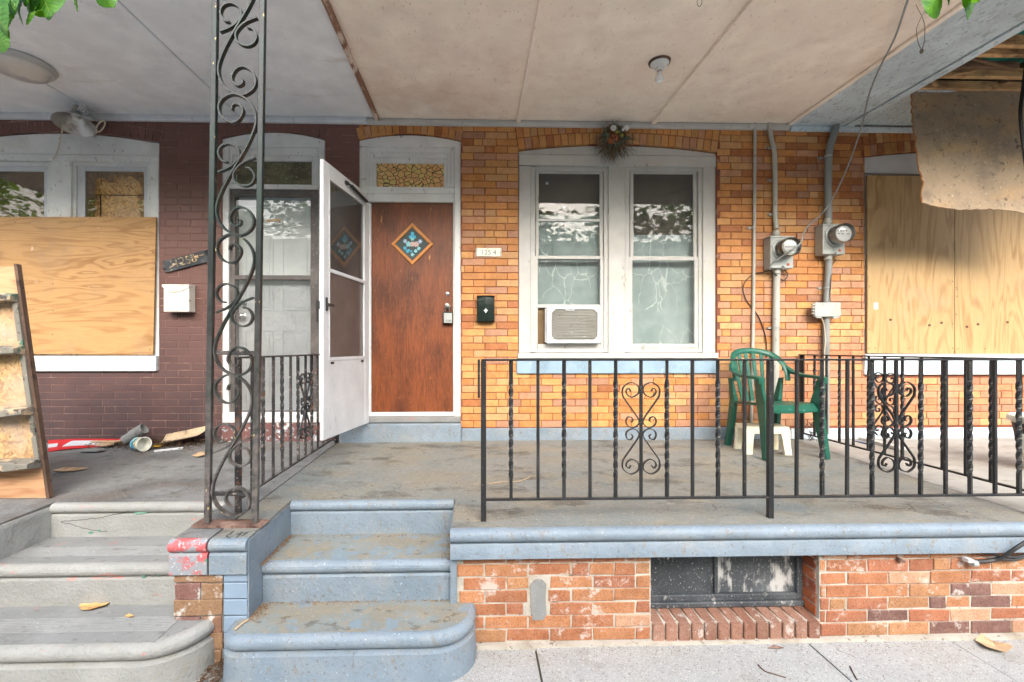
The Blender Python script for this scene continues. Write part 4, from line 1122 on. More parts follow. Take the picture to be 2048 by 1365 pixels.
# ================================================================== CEILINGS AND ROOF
def ceil_panel(name, x0, x1, y0, y1, mat, parent, dz=0.0, t=.02):
    return MB().prism_z([(x0, y0), (x1, y0), (x1, y1), (x0, y1)], lambda y: ceil_z(y) + dz, lambda y: ceil_z(y) + dz + t).build(name, mat, parent)
PKX0, PKX1 = X(754), 2.955
cei_c = empty('porch_ceiling', (1, -1, 3.58), house_c)
bx = [PKX0, X(1036), X(1305), PKX1]
for i in range(3): ceil_panel('ceiling_panel', bx[i] + .002, bx[i + 1] - .002, .004, -2.08, m_pink, cei_c, rnd.uniform(0, .004))
for i, q in enumerate(bx[1:3]):
    ceil_panel('batten', q - .02, q + .02, -.034, -2.08, m_pink, cei_c, -.024, .0265)
m_brownedge = M('brown_edge_wood', S(140, 104, 82), .7, layers=[(S(220, 204, 190), 10, .5, .6, (1, .3, 1), .9)], bump=.3)
ceil_panel('edge_batten', PKX0 - .008, PKX0 + .028, -.02, -2.08, m_brownedge, cei_c, -.024, .026)
ceil_panel('edge_batten', PKX1 - .03, PKX1 + .005, -.02, -2.08, m_pink, cei_c, -.014, .014)
MB().extrude_x([(.004, ceil_z(0) - .052), (-.018, ceil_z(0) - .050), (-.03, ceil_z(0) - .03), (-.032, ceil_z(0) - .002), (.004, ceil_z(0) - .002)], X(735), PKX1, False).build('wall_moulding', m_cream, cei_c, bevel=.003)
cei_l = empty('porch_ceiling', (-3, -1, 3.58), house_l)
lx = [-5.8, X(198), X(480), PKX0 - .009]
for i in range(3): ceil_panel('ceiling_panel', lx[i] + .003, lx[i + 1] - .003, .004, -2.08, m_grey_ceiling, cei_l, .008 + rnd.uniform(0, .003))
for q in lx[1:3]:
    ceil_panel('seam_strip', q - .022, q - .006, -.02, -2.08, m_grey_ceiling, cei_l, .002, .005)
    ceil_panel('seam', q - .004, q + .004, .003, -2.08, m_joint, cei_l, .03, .01)
MB().extrude_x([(.003, ceil_z(0) - .048), (-.02, ceil_z(0) - .046), (-.032, ceil_z(0) - .024), (-.034, ceil_z(0) + .006), (.003, ceil_z(0) + .006)], -5.8, X(735) - .003, False).build('wall_moulding', m_white_clean, cei_l, bevel=.003)
# blue-grey boxed beam over the party line, then the right-hand ceiling
cei_r = empty('porch_ceiling', (4, -1, 3.58), house_r)
BEX1 = X(1682)
ceil_panel('beam_cover', PKX1 + .007, BEX1, -.004, -2.08, m_bluegrey_ceiling, cei_r, -.012, .03)
ceil_panel('beam_edge', BEX1 + .012, BEX1 + .085, -.004, -2.08, m_bluegrey_ceiling, cei_r, -.022, .04)
TEAR = -.60
ceil_panel('ceiling_panel', BEX1 + .087, 6.3, .004, TEAR, m_bluegrey_ceiling, cei_r, .006)
MB().extrude_x([(.004, ceil_z(0) - .060), (-.018, ceil_z(0) - .058), (-.03, ceil_z(0) - .03), (-.03, ceil_z(0) - .014), (.004, ceil_z(0) - .014)], PKX1 + .01, 6.3, False).build('wall_moulding', m_bluegrey_ceiling, cei_r, bevel=.003)
for k, (vj, hh, mm, xa) in enumerate(((183, .07, m_joist, 0), (157, .075, m_joist, 0), (138, .05, m_joist_dark, 0), (112, .07, m_joist, 0), (92, .075, m_joist, 0), (41, .075, m_joist, 0), (-20, .08, m_joist, 0))):
    yy = atz(1950, vj, ceil_z(-1) + .02).y
    zz = ceil_z(yy) + .02
    xs_ = [BEX1 + .09 + (6.25 - BEX1 - .09) * i / 10 for i in range(11)]
    L = []
    for x in xs_:
        j = rnd.uniform(-.006, .006)
        L.append([(x, yy - .02 + j * .5, zz + j), (x, yy + .02 + j * .5, zz + j * .5), (x, yy + .02, zz + hh), (x, yy - .02, zz + hh)])
    if k == 2: L = L[:3]
    MB().loft(L).build('joist', mm, cei_r, bevel=.004)
for k in range(10):                                          # roof boards above, teal side down
    y0_ = -.62 - .165 * k
    MB().box(BEX1 + .09, 6.3, y0_ - .158, y0_, ceil_z(y0_) + .215, ceil_z(y0_) + .235).build('roof_board', m_teal if k in (0, 1, 2, 4) else m_joist_dark, cei_r)
for x, a in ((4.55, .5), (5.1, -.4), (5.65, .55)):
    MB().obox((x, -1.1, 3.70), (.02, .55, .05), Matrix.Rotation(a, 3, 'Z')).build('blocking', m_joist_dark if a > 0 else m_teal, cei_r)
for x_, y_, a_, l_ in ((3.62, -.72, .5, .10), (3.70, -.80, -.3, .14), (3.85, -.95, .2, .22), (4.35, -1.0, .9, .25), (4.1, -1.35, -.6, .2)):
    MB().obox((x_, y_, ceil_z(y_) + .03), (l_, .012, .006), Matrix.Rotation(a_, 3, 'Z') @ Matrix.Rotation(.25 * a_, 3, 'Y')).build('broken_lath', m_joist if l_ < .2 else m_joist_dark, cei_r)
# roof over all three porches
MB().box(-5.8, PARTY_R, -2.12, .1, 3.66, 3.80).build('porch_roof', m_rawdark, house_c)
MB().box(PARTY_R + .002, 6.3, -2.12, .1, 3.835, 3.95).build('porch_roof', m_rawdark, house_r)
MB().box(BEX1 - .2, BEX1 + .085, -2.08, -.01, 3.625, 3.83).build('party_beam', m_rawdark, house_r)
MB().box(-5.8, 6.3, -2.12, -2.08, 3.545, 3.79).build('fascia_beam', m_bluegrey_ceiling, house_c)

# ================================================================== IRONWORK
def local(name, me, parent, loc, rot=(0, 0, 0), scale=(1, 1, 1)):
    o = bpy.data.objects.new(name, me); COL.objects.link(o)
    o.parent = parent; o.location = loc; o.rotation_euler = rot; o.scale = scale
    WL[o.name] = WL[parent.name] + Vector(loc)
    return o
def twist_bar(h, a, turns, mat):
    L = []; n = 44
    for i in range(n + 1):
        t = i / n; z = h * t
        q = min(max((t - .14) / .72, 0), 1)
        ang = q * turns * 2 * math.pi
        k = 1.12 if 0 < q < 1 else 1.0
        L.append([(a * k * 1.414 * math.cos(ang + math.pi / 4 + j * math.pi / 2), a * k * 1.414 * math.sin(ang + math.pi / 4 + j * math.pi / 2), z) for j in range(4)])
    return MB().loft(L).mesh('twisted_baluster', mat)
SCR = [(-72, 255), (-85, 275), (-103, 262), (-98, 235), (-65, 214), (-25, 235), (-13, 270), (-30, 300), (-78, 315), (-125, 280), (-128, 230), (-110, 195), (-18, 62), (-25, 20), (-60, 4), (-95, 20), (-105, 50), (-90, 78), (-65, 72), (-58, 52), (-70, 42)]
def scroll_mesh(mat, k=.000753):
    pts = [(p.x * k, p.y * k) for p in spline([(a, b_) for a, b_ in SCR], 5)]
    return MB().ribbon(pts, .0045, -.007, .007).mesh('scroll', mat)
def railing(label, group, p0, ang, length, zt, zb, plan, posts, mat):
    """plan: (distance, 'p'|'t'|'s') along the rail; posts: (distance, foot z)"""
    e = tag(empty('iron_railing', (p0[0], p0[1], 0), None, ang), label, 'railing', group)
    MB().box(-.012, length, -.016, .016, zt - .010, zt).build_local('top_rail', mat, e, .003)
    MB().box(0, length, -.010, .010, zb, zb + .012).build_local('bottom_rail', mat, e, .002)
    h = zt - .010 - zb - .012
    key = (mat.name, round(h, 3))
    pm = MB().box(-.0075, .0075, -.0075, .0075, 0, h).mesh('baluster', mat, bevel=.0015)
    tm = twist_bar(h, .0078, 2.4, mat)
    sm = scroll_mesh(mat)
    for d, k in plan:
        local('twisted_baluster' if k == 't' else 'baluster', tm if k == 't' else pm, e, (d, 0, zb + .012), (rnd.uniform(-.004, .004), 0, rnd.uniform(0, .3) if k == 't' else 0))
        if k == 's':
            zc_ = zb + .012 + h * .505
            for sx in (1, -1):
                for sz in (1, -1):
                    local('scroll', sm, e, (d, 0, zc_), (0, 0, 0), (sx, 1, sz))
    for d, fz in posts:
        MB().box(d - .0135, d + .0135, -.0135, .0135, fz, zt - .0102).build_local('post', mat, e, .002)
    return e
RY = -1.905
zt = 1.49 - (718.5 - 697) / 389
zb = .705
x0 = X(967, RY)
pl = []
seq = [(1022, 't'), (1076, 'p'), (1128, 't'), (1180, 'p'), (1231, 't'), (1282, 's'), (1334, 't'), (1385, 'p'), (1436, 't'), (1489, 'p'), (1593, 'p'), (1644, 't'), (1694, 'p'), (1744, 't'), (1793, 's'), (1841, 't'), (1891, 'p'), (1940, 't'), (1990, 'p'), (2038, 't'), (2088, 'p')]
pl = [(X(u, RY) - x0, k) for u, k in seq]
rail_front = railing('long black iron railing with twisted bars along the porch front edge', 'iron railings', (x0, RY), 0, PARTY_R - x0, zt, zb, pl, [(0.0, floor_z(RY) - .002), (X(1540, RY) - x0, floor_z(RY) - .002), (PARTY_R - x0 - .014, floor_z(RY) - .002)], m_iron)
MB().box(-.030, -.018, -.016, .016, zt - .20, zt - .002).build_local('end_strap', m_iron, rail_front, .002)
# side railing towards the right-hand porch, from the wall to the front
SRX = 3.05
pl = []; d = .03; i = 0
pat = ['p', 't', 'p', 't', 'p', 't', 's', 't', 'p', 't', 'p', 't', 'p']
for i, k in enumerate(pat): pl.append((.035 + .143 * i, k))
railing('black iron side railing between the chair and the boarded window porch', 'iron railings', (SRX, -.03), R(-90), 1.86, zt, .695, pl, [(.012, floor_z(0) - .002), (1.84, floor_z(RY) - .002)], m_iron)
# short worn railing beside the iron post, seen end on before the white doors
LRX = -1.25
pl = []
pat = ['p', 'p', 't', 's', 't', 'p', 't', 'p', 't', 'p', 't']
for i, k in enumerate(pat): pl.append((.36 + .137 * i, k))
railing('worn rusty iron railing running back from the scrolled post to the brown house', 'iron railings', (LRX, -.06), R(-90), 1.76, zt + .01, .685, pl, [(.012, floor_z(0) - .002), (1.745, floor_z(-1.8) - .002)], m_iron_old)

# scrolled iron post
PY = -1.92
pb = at(463, 1043, PY)
base = Vector((pb.x, PY, floor_z(PY)))
post = tag(empty('iron_post', base), 'tall flat iron post with scrollwork standing on the pier between the stairs', 'porch post')
post.rotation_euler.y = R(0.85)
PH = ceil_z(PY) - base.z + .0
hw = .118
MB().prism_y([(-.16, .0), (.168, .0), (.172, .006), (.165, .010), (-.155, .010), (-.168, .016), (-.172, .010)], -.05, .045).build_local('base_plate', m_rust, post, .001)
for sx in (-1, 1): MB().box(sx * hw - .0135, sx * hw + .0135, -.0135, .0135, .009, PH).build_local('leg', m_post, post, .002)
for z in (.155, .865): MB().box(-hw + .0135, hw - .0135, -.004, .012, z - .011, z + .011).build_local('cross_bar', m_iron_old, post, .002)
SB = [(28, -295), (25, -318), (0, -328), (-25, -310), (-30, -280), (-8, -240), (30, -226), (75, -250), (98, -300), (80, -350), (20, -380), (-50, -352), (-95, -290), (-100, -215), (-60, -110)]
big = SB + [(0, 0)] + [(-a, -b_) for a, b_ in reversed(SB)]
k_ = 1 / 1068
S1 = [(-48, 15), (-75, 20), (-97, 60), (-80, 100), (-38, 113), (5, 90), (14, 50), (-10, 10), (-45, -18), (-98, -42)]
bigm = MB().ribbon([(p.x * k_ * .99, p.y * k_) for p in spline(big, 6)], .0080, -.013, .013).mesh('scroll', m_post)
smallm = MB().ribbon([(p.x * k_, p.y * k_) for p in spline(S1, 6)], .0074, -.012, .012).mesh('small_scroll', m_post)
per = .706
for i in range(4):
    zc_ = .40 + per * i
    if zc_ + .36 > PH + .1: break
    local('scroll', bigm, post, (0, 0, zc_))
    local('small_scroll', smallm, post, (0, .001, zc_))
    local('small_scroll', smallm, post, (0, .001, zc_), (0, R(180), 0))

# ================================================================== BOARDS, BOXES, PLAQUES ON THE WALLS
def slab(name, poly, y0, y1, mat, bevel=.002):      # poly in photo pixels
    return MB().prism_y([(at(u, v, y0).x, at(u, v, y0).z) for u, v in poly], y0, y1).build(name, mat, None, bevel)
pw = tag(slab('plywood_board', [(-82, 434), (312, 434.5), (306, 710), (-82, 708)], -.02, -.005, m_ply_l), 'weathered tan plywood board covering lower half of the brown house window', 'plywood')
def nails(par, pts, y):
    for u, v in pts:
        p = at(u, v, y); MB().lathe([(.005, 0), (.004, .002)], (p.x, y, p.z), (0, -1, 0), 8).build('nail_head', m_black, par)
nails(pw, ((306, 505), (304, 584), (106, 568), (106, 622), (105, 669), (30, 445), (180, 437), (300, 700)), -.02)
pr1 = tag(slab('plywood_board', [(1735, 351), (1908.6, 353), (1908.6, 708), (1735, 707)], -.012, .006, m_ply_r), 'left pale plywood sheet over the right house window, beside the meters', 'plywood')
pr2 = tag(slab('plywood_board', [(1909.8, 353), (2122, 355), (2122, 709), (1909.8, 708)], -.012, .006, m_ply_r), 'right pale plywood sheet over the right house window, below the hanging board', 'plywood')
nails(pr1, ((1739, 574), (1738, 659), (1905, 563), (1905, 648), (1738, 697), (1818, 697), (1905, 697), (1751, 697)), -.012)
nails(pr2, ((1913, 576), (1914, 580), (1913, 629), (1916, 698), (1970, 698), (1914, 593)), -.012)
m_knot = M('dark_knot', S(96, 60, 40), .7, bump=.3)
for par, pts in ((pr1, ((1781, 640), (1859, 651), (1883, 646))), (pr2, ((1934, 654), (1956, 649), (2015, 645)))):
    for u, v in pts:
        p = at(u, v, -.012); MB().lathe([(.012, 0), (.008, .0012)], (p.x, -.012, p.z), (0, -1, 0), 10, squash=1.3).build('knot', m_knot, par)
x0, x1, z0, z1 = R4(1747.5, 1756, 606, 619, -.012); MB().box(x0, x1, -.0135, -.0115, z0, z1).build('paper_label', m_white_clean, pr1)

# white mailbox
x0, x1, z0, z1 = R4(327, 378, 570, 624, -.10)
mbw = tag(MB().box(x0, x1, -.10, -.003, z0, z1 - .002).build('mailbox', m_mail_white, None, .004), 'dirty white metal wall mailbox under the slanted number board', 'mailbox')
zl = z1
MB().loft([[(x0 - .008, -.108, zl - .022), (x1 + .004, -.108, zl - .022), (x1 + .004, -.108, zl + .002), (x0 - .008, -.108, zl + .002)], [(x0 - .008, -.003, zl - .002), (x1 + .004, -.003, zl - .002), (x1 + .004, -.003, zl + .012), (x0 - .008, -.003, zl + .012)]]).build('lid', m_mail_white, mbw, .003)
MB().prism_y([(x0 + .0, zl - .0225), (x1 - .0, zl - .0225), (x0 + (x1 - x0) * .66, zl - .062), (x0 + (x1 - x0) * .26, zl - .062)], -.109, -.102).build('lid_flap', m_mail_white, mbw, .001)
MB().box(x0 + (x1 - x0) * .28, x0 + (x1 - x0) * .64, -.113, -.108, zl - .063, zl - .055).build('lid_lip', m_mail_white, mbw, .001)
# dark mailbox
x0, x1, z0, z1 = R4(954, 989, 593, 643, -.07)
b = MB()
L = []
for t in range(7):
    a = t / 6; zz = z0 + (z1 - z0) * a
    L.append([(x0, -.004, zz), (x0, -.062 - .004 * math.sin(a * 3.1), zz), ((x0 + x1) / 2, -.074 - .006 * math.sin(a * 3.1), zz), (x1, -.062 - .004 * math.sin(a * 3.1), zz), (x1, -.004, zz)])
mbk = tag(b.loft(L).build('mailbox', m_mail_black, None, .003), 'small glossy dark green wall mailbox with white fleur-de-lis on orange brick', 'mailbox')
MB().box(x0 - .003, x1 + .003, -.082, -.003, z1 - .006, z1 + .006).build('lid', m_mail_black, mbk, .004)
xc, zc_ = (x0 + x1) / 2, z0 + (z1 - z0) * .42
yf = -.0835
def blob(pts): MB().prism_y([(xc + a, zc_ + b_) for a, b_ in pts], yf, yf + .005).build('fleur_de_lis', m_white_clean, mbk)
blob([(0, .024), (.007, .012), (.004, -.002), (-.004, -.002), (-.007, .012)])
for s_ in (1, -1): blob([(s_ * .003, -.002), (s_ * .008, .008), (s_ * .016, .008), (s_ * .018, 0), (s_ * .013, -.004), (s_ * .011, .001), (s_ * .007, -.003)])
blob([(-.012, -.003), (.012, -.003), (.012, -.007), (-.012, -.007)]); blob([(-.004, -.007), (.004, -.007), (.006, -.015), (0, -.021), (-.006, -.015)])
# enamel number tile 1254
x0, x1, z0, z1 = R4(951.5, 1003, 496.5, 513.5, -.006)
nt_ = tag(MB().box(x0, x1, -.010, .0, z0, z1).build('house_number_tile', m_tile, None, .004, 2), 'chipped enamel number tile 1254 on orange brick above the dark mailbox', 'house number')
text('digits', '125 4', .062, ((x0 + x1) / 2, -.0105, (z0 + z1) / 2 - .004), (R(90), 0, 0), m_digit_grey, nt_, sx=1.0)
for q in (x0 + .008, x1 - .008): MB().box(q - .006, q + .006, -.0115, -.009, z0 + .004, z1 - .004).build('end_clip', m_galv, nt_, .001)
# carved number board 1256
c = at(373, 523, -.012)
nb = tag(empty('house_number_board', c), 'black weathered wooden board carved 1256, slanting on the brown wall', 'house number')
nb.rotation_euler.y = R(-15)
pts = [(-.205, .050), (.195, .052)]
for k in range(7): pts += [(.21 + rnd.uniform(0, .02), .045 - .015 * k), (.17 + rnd.uniform(0, .02), .040 - .015 * k)]
pts += [(.19, -.055), (-.18, -.055)]
for k in range(7): pts += [(-.215 + rnd.uniform(-.015, .01), -.048 + .014 * k), (-.18 + rnd.uniform(-.01, .01), -.043 + .014 * k)]
MB().prism_y(pts, -.012, .008).build_local('board', m_sign_black, nb, .002)
t_ = text('digits', '1256', .105, c, (R(90), 0, 0), m_digit_dark, None, .004)
t_.parent = nb; t_.location = (.0, -.0145, .0)
b = MB(); b.obox((-.12, -.013, -.012), (.035, .001, .004), Matrix.Rotation(-.3, 3, 'Y')); b.obox((.10, -.013, .012), (.02, .0015, .012)); b.obox((.15, -.013, .016), (.02, .001, .004)); b.build_local('paint_loss', m_palebark, nb)

# window air conditioner
yA = -.03
x0, x1, z0, z1 = R4(1094, 1201.5, 615, 687, yA)
ac = tag(empty('air_conditioner', ((x0 + x1) / 2, .05, z0)), 'white window air conditioner with grey fins in the lower left sash', 'air conditioner')
def frame_poly(b, x0, x1, z0, z1, t, y0, y1):
    b.box(x0, x0 + t * 1.4, y0, y1, z0, z1); b.box(x1 - t, x1, y0, y1, z0, z1); b.box(x0 + t * 1.4, x1 - t, y0, y1, z0, z0 + t); b.box(x0 + t * 1.4, x1 - t, y0, y1, z1 - t * .6, z1)
b = MB(); frame_poly(b, x0, x1, z0, z1, .030, yA, yA + .03)
for cx_, sx_ in ((x0 + .042, 1), (x1 - .03, -1)):
    for cz_, sz_ in ((z0 + .030, 1), (z1 - .018, -1)): b.prism_y([(cx_, cz_), (cx_ + sx_ * .035, cz_), (cx_, cz_ + sz_ * .035)], yA + .001, yA + .02)
b.build('housing_frame', m_white_clean, ac, .002)
MB().box(x0 + .005, x1 - .002, yA + .0305, .14, z0 + .004, z1 - .002).build('housing', m_white, ac)
# fins and side louvre
fins = M('condenser_fins', S(176, 174, 166), .45, metal=.3, layers=[(S(150, 142, 124), 5, .5, .7)], bump=0)
n = 20
for k in range(n):
    z = z0 + .036 + (z1 - z0 - .06) * k / (n - 1)
    MB().box(x0 + .042, x1 - .03, yA + .012, yA + .03, z - .003, z + .0025).build('fin', fins, ac)
b = MB()
for (a_, c_, l_) in ((.45, .60, .012), (.58, .6, .01), (.45, .30, .013), (.72, .18, .008), (.2, .18, .006), (.85, .78, .006), (.9, .2, .006)):
    b.obox((x0 + .04 + (x1 - x0 - .07) * a_, yA + .0105, z0 + (z1 - z0) * c_), (l_, .001, .0035), Matrix.Rotation(.6, 3, 'Y'))
b.build('paint_fleck', m_white_clean, ac)
for r_ in range(14):
    z = z0 + .03 + (z1 - z0 - .06) * r_ / 13
    MB().box(x0 - .0105, x0 + .0045, yA + .045, yA + .062, z - .004, z + .004).build('louvre_dark_hole', m_black, ac)  # black boxes painted in as the dark holes between louvres
MB().box(x0 - .010, x0 - .001, yA + .03, .06, z0 + .01, z1 - .01).build('side_panel', m_white, ac)
MB().box(x0 + .175, x0 + .255, yA - .002, yA + .01, z1 - .032, z1 - .003).build('badge', m_white_clean, ac, .001)
text('badge_lettering', 'Haier', .026, (x0 + .215, yA - .0028, z1 - .018), (R(90), 0, 0), m_frame_dark, ac)
b = MB(); pbox(b, 1075, 1092, 616, 690, .085, .01); b.build('side_curtain', M('brown_accordion_panel', S(118, 98, 70), .8, bump=.2), ac)

# ================================================================== CONDUITS AND METERS
def run(name, pts, r, mat, label, cat, group=None, straps=(), n=12, parent=None):
    P3 = spline([at(u, v, y_) for u, v, y_ in pts], 5)
    o = MB().tube(P3, r, n).build(name, mat, parent)
    if label: tag(o, label, cat, group)
    for (u, v, y_, rr) in straps:
        p = at(u, v, y_)
        b = MB(); b.lathe([(rr + .004, -.008), (rr + .004, .008)], p, (0, 0, 1), 14); b.obox((p.x - rr - .02, -.008, p.z), (.022, .004, .009))
        b.build('strap', m_galv, o)
        MB().lathe([(.007, 0), (.005, .004)], (p.x - rr - .034, -.012, p.z), (0, -1, 0), 8).build('screw', m_rust, o)
    return o
run('conduit', [(1510, 247, -.02), (1509, 400, -.02), (1507, 600, -.02), (1505, 720, -.02), (1502, 868, -.02)], .0135, m_pipe, 'thin straight grey conduit left of the meters running from ceiling to floor', 'conduit', None, [(1507, 456, -.02, .0135)])
c2 = run('conduit', [(1538, 246, -.03), (1542, 275, -.03), (1549, 310, -.03), (1550, 380, -.03), (1550, 430, -.03), (1553, 458, -.04)], .020, m_pipe, 'bent grey cable conduit dropping from ceiling into the left meter', 'conduit', None, [(1548, 295, -.03, .018), (1550, 360, -.03, .018), (1551, 428, -.03, .018)])
run('conduit', [(1554, 540, -.05), (1553, 560, -.035), (1552, 640, -.035), (1551, 760, -.035), (1551, 870, -.035)], .030, m_pipe, 'thick pale grey pipe below the left meter running down behind the chair', 'conduit', None, [(1552, 656, -.035, .03)])
run('conduit', [(1673, 246, -.05), (1669, 266, -.05), (1661, 290, -.045), (1657, 320, -.045), (1656, 390, -.045), (1657, 448, -.05)], .030, m_pipe_dark, 'thick dark grey conduit dropping from blue beam into the right meter', 'conduit', None, [(1656, 313, -.045, .03)])
run('conduit', [(1657, 512, -.05), (1657, 530, -.04), (1655, 575, -.04), (1653, 610, -.04), (1652, 720, -.04), (1652, 868, -.04)], .028, m_pipe_dark, 'grey conduit below the right meter passing behind the junction box', 'conduit', None, [(1654, 576, -.04, .028)])
def meter(u0, u1, v0, v1, uc, vc, label, digital):
    x0, x1, z0, z1 = R4(u0, u1, v0, v1, -.11)
    e = tag(empty('electric_meter', ((x0 + x1) / 2, 0, z0)), label, 'meter', 'electric meters')
    MB().box(x0, x1, -.11, -.005, z0, z1).build('meter_box', m_galv, e, .006, 2)
    MB().box(x0 - .004, x1 + .004, -.116, -.002, z1 - .012, z1 + .004).build('box_lid', m_galv, e, .003)
    c_ = at(uc, vc, -.11)
    MB().lathe([(.098, 0), (.100, .012), (.092, .016)], (c_.x, -.109, c_.z), (0, -1, 0), 36).build('meter_ring', m_galv, e)
    MB().lathe([(.088, .0), (.086, .10), (.080, .118), (.066, .126), (.001, .127)], (c_.x, -.124, c_.z), (0, -1, 0), 36).build('glass_dome', glass_mat('meter_glass' , (.95, .95, .93, 1), .05, .9, dirt_col=(.6, .6, .56, 1)) if 'meter_glass' not in bpy.data.materials else bpy.data.materials['meter_glass'], e)
    MB().lathe([(.078, 0), (.074, .08), (.001, .08)], (c_.x, -.125, c_.z), (0, -1, 0), 30).build('meter_body', m_white_clean if digital else m_chrome, e)
    yf = -.2065
    if digital:
        MB().box(c_.x - .034, c_.x + .03, yf - .001, yf + .003, c_.z + .016, c_.z + .034).build('display', m_frame_dark, e)
        for dx, dz, w_ in ((-.045, -.004, .008), (-.01, -.006, .01), (.04, -.006, .012), (-.05, .026, .007)): MB().box(c_.x + dx - w_, c_.x + dx + w_, yf - .001, yf + .003, c_.z + dz - .003, c_.z + dz + .003).build('mark', m_black, e)
    else:
        MB().lathe([(.058, 0), (.058, .003), (.001, .003)], (c_.x, -.205, c_.z + .01), (0, -1, 0), 24).build('dial_plate', m_white_clean, e)
        MB().box(c_.x - .05, c_.x + .05, -.211, -.208, c_.z - .002, c_.z + .002).build('dial_line', m_black, e)
        MB().lathe([(.062, 0), (.062, .004)], (c_.x, -.16, c_.z - .03), (0, 0, 1), 24).build('spinning_disc', m_alu, e)
    p = Vector((x1 - .05, -.112, z0 + .035)); MB().lathe([(.012, 0), (.010, .006), (.001, .007)], p, (0, -1, 0), 10).build('seal', M('orange_seal', S(206, 96, 64), .5, bump=0) if 'orange_seal' not in bpy.data.materials else bpy.data.materials['orange_seal'], e)
    MB().lathe([(.026, 0), (.026, .02), (.034, .02), (.034, .045), (.026, .05), (.026, .065)], ((x0 + x1) / 2 - .02, -.055, z1 + .002), (0, 0, 1), 18).build('hub', m_pipe, e)
    MB().lathe([(.033, 0), (.033, .04)], ((x0 + x1) / 2 - .01, -.05, z0 - .04), (0, 0, 1), 18).build('pipe_collar', m_pipe, e)
    MB().tube(spline([(x0 + .10, -.112, z0 + .012), (x0 + .115, -.118, z0 + .016), (x0 + .125, -.118, z0 - .002), (x0 + .11, -.115, z0 - .01)]), .004, 6).build('seal_wire', m_chrome, e)
    return e
meter(1541, 1587, 473, 537, 1566, 499, 'left electric meter with dull glass dome on a grey box', False)
meter(1646, 1690, 449, 509, 1671, 472, 'right electric meter with white digital face on a grey box', True)
x0, x1, z0, z1 = R4(1630, 1682, 605, 634, -.10)
jb = tag(MB().box(x0, x1, -.10, -.068, z0, z1).build('junction_box', m_galv, None, .006, 2), 'grey plastic junction box clipped over the conduit under the right meter', 'junction box')
MB().box(x0 + .002, x1 - .004, -.101, -.0985, z0 + .02, z1 - .004).build('cover_panel', m_pipe, jb, .001)
b = MB()
for k in range(4): b.obox((x0 - .008, -.085, z0 + .03 + k * .028), (.012, .012, .009))
b.box(x0 + .02, x0 + .07, -.095, -.07, z0 - .012, z0 + .002); b.box(x1 - .07, x1 - .015, -.095, -.07, z0 - .016, z0 + .002); b.build('clip', m_galv, jb, .003)

def wire(label, pts, r, mat, name='cable'):
    return tag(MB().tube(spline([at(u, v, y_) for u, v, y_ in pts], 6), r, 6).build(name, mat), label, 'cable')
CP = [(1830, -30, -1.72), (1815, 2, -1.55), (1790, 75, -1.25), (1760, 135, -.95), (1738, 190, -.72), (1724, 250, -.50), (1697, 330, -.30), (1665, 398, -.17), (1640, 432, -.16), (1622, 446, -.17), (1609, 463, -.20), (1602, 485, -.26), (1585, 500, -.262), (1563, 514, -.2), (1544, 528, -.13), (1539, 540, -.10)]
CP = [(u, v, min(q, atz(u, v, ceil_z(-1) - .05).y) if v < 240 else q) for u, v, q in CP]
wire('grey cable hanging from the roof edge across the ceiling to the left meter', CP, .0062, m_pipe_dark)
wire('thin black wire drooping from the left meter behind the thin conduit', [(1541, 541, -.08), (1525, 545, -.04), (1508, 549, -.012), (1492, 562, -.01), (1486, 580, -.01), (1495, 605, -.01), (1510, 623, -.01), (1522, 645, -.01), (1532, 680, -.01), (1533, 716, -.01)], .0045, m_black)
wire('small loop of black wire under the left meter box', [(1541, 543, -.07), (1550, 549, -.07), (1566, 561, -.03), (1574, 555, -.03), (1575, 547, -.03), (1569, 541, -.06)], .0045, m_black)
wire('thin black wire tied along the conduit below the right meter', [(1672, 521, -.02), (1664, 532, -.03), (1662, 560, -.075), (1660, 590, -.075), (1661, 606, -.09)], .004, m_black)
wire('pale wire hanging from the junction box down to the floor', [(1643, 637, -.085), (1648, 650, -.07), (1651, 680, -.075), (1649, 712, -.08), (1650, 790, -.06), (1656, 862, -.03)], .005, m_wire_pale)

# ================================================================== CEILING THINGS
p = atz(1319, 124, ceil_z(-.85))
lf = tag(empty('porch_light', p), 'bare white bulb in a porcelain socket on the pinkish ceiling', 'ceiling light')
MB().lathe([(.075, .012), (.078, .0)], p, (0, 0, -1), 28).build('mount_hole', m_rawdark, lf)
MB().lathe([(.064, .002), (.066, .016), (.052, .034), (.030, .046), (.030, .06), (.026, .064)], p, (0, 0, -1), 28).build('socket', m_white, lf)
MB().lathe([(.014, .064), (.014, .078)], p, (0, 0, -1), 16).build('bulb_cap', m_chrome, lf)
MB().lathe([(.013, .078), (.018, .09), (.030, .112), (.031, .128), (.022, .146), (.001, .154)], p, (0, 0, -1), 20).build('bulb', M('opal_glass', S(240, 240, 238), .12, var=.02, bump=0), lf)
MB().tube([p + Vector((-.025, -.02, -.05)), p + Vector((-.026, -.022, -.10))], .0018, 5).build('pull_chain', m_chrome, lf)
p = atz(38, 128, ceil_z(-.75))
dm = tag(empty('porch_light', p), 'round cream flush dome light on the grey ceiling of the brown house', 'ceiling light')
MB().lathe([(.205, -.006), (.212, .008), (.205, .02), (.195, .024), (.19, .036), (.178, .04)], p, (0, 0, -1), 40).build('trim_ring', m_cream, dm)
MB().lathe([(.178, .038), (.165, .056), (.13, .072), (.07, .083), (.001, .086)], p, (0, 0, -1), 40).build('diffuser', M('frosted_dirty_glass', S(206, 202, 194), .35, layers=[(S(170, 168, 172), 3, .45, .65)], bump=0), dm)
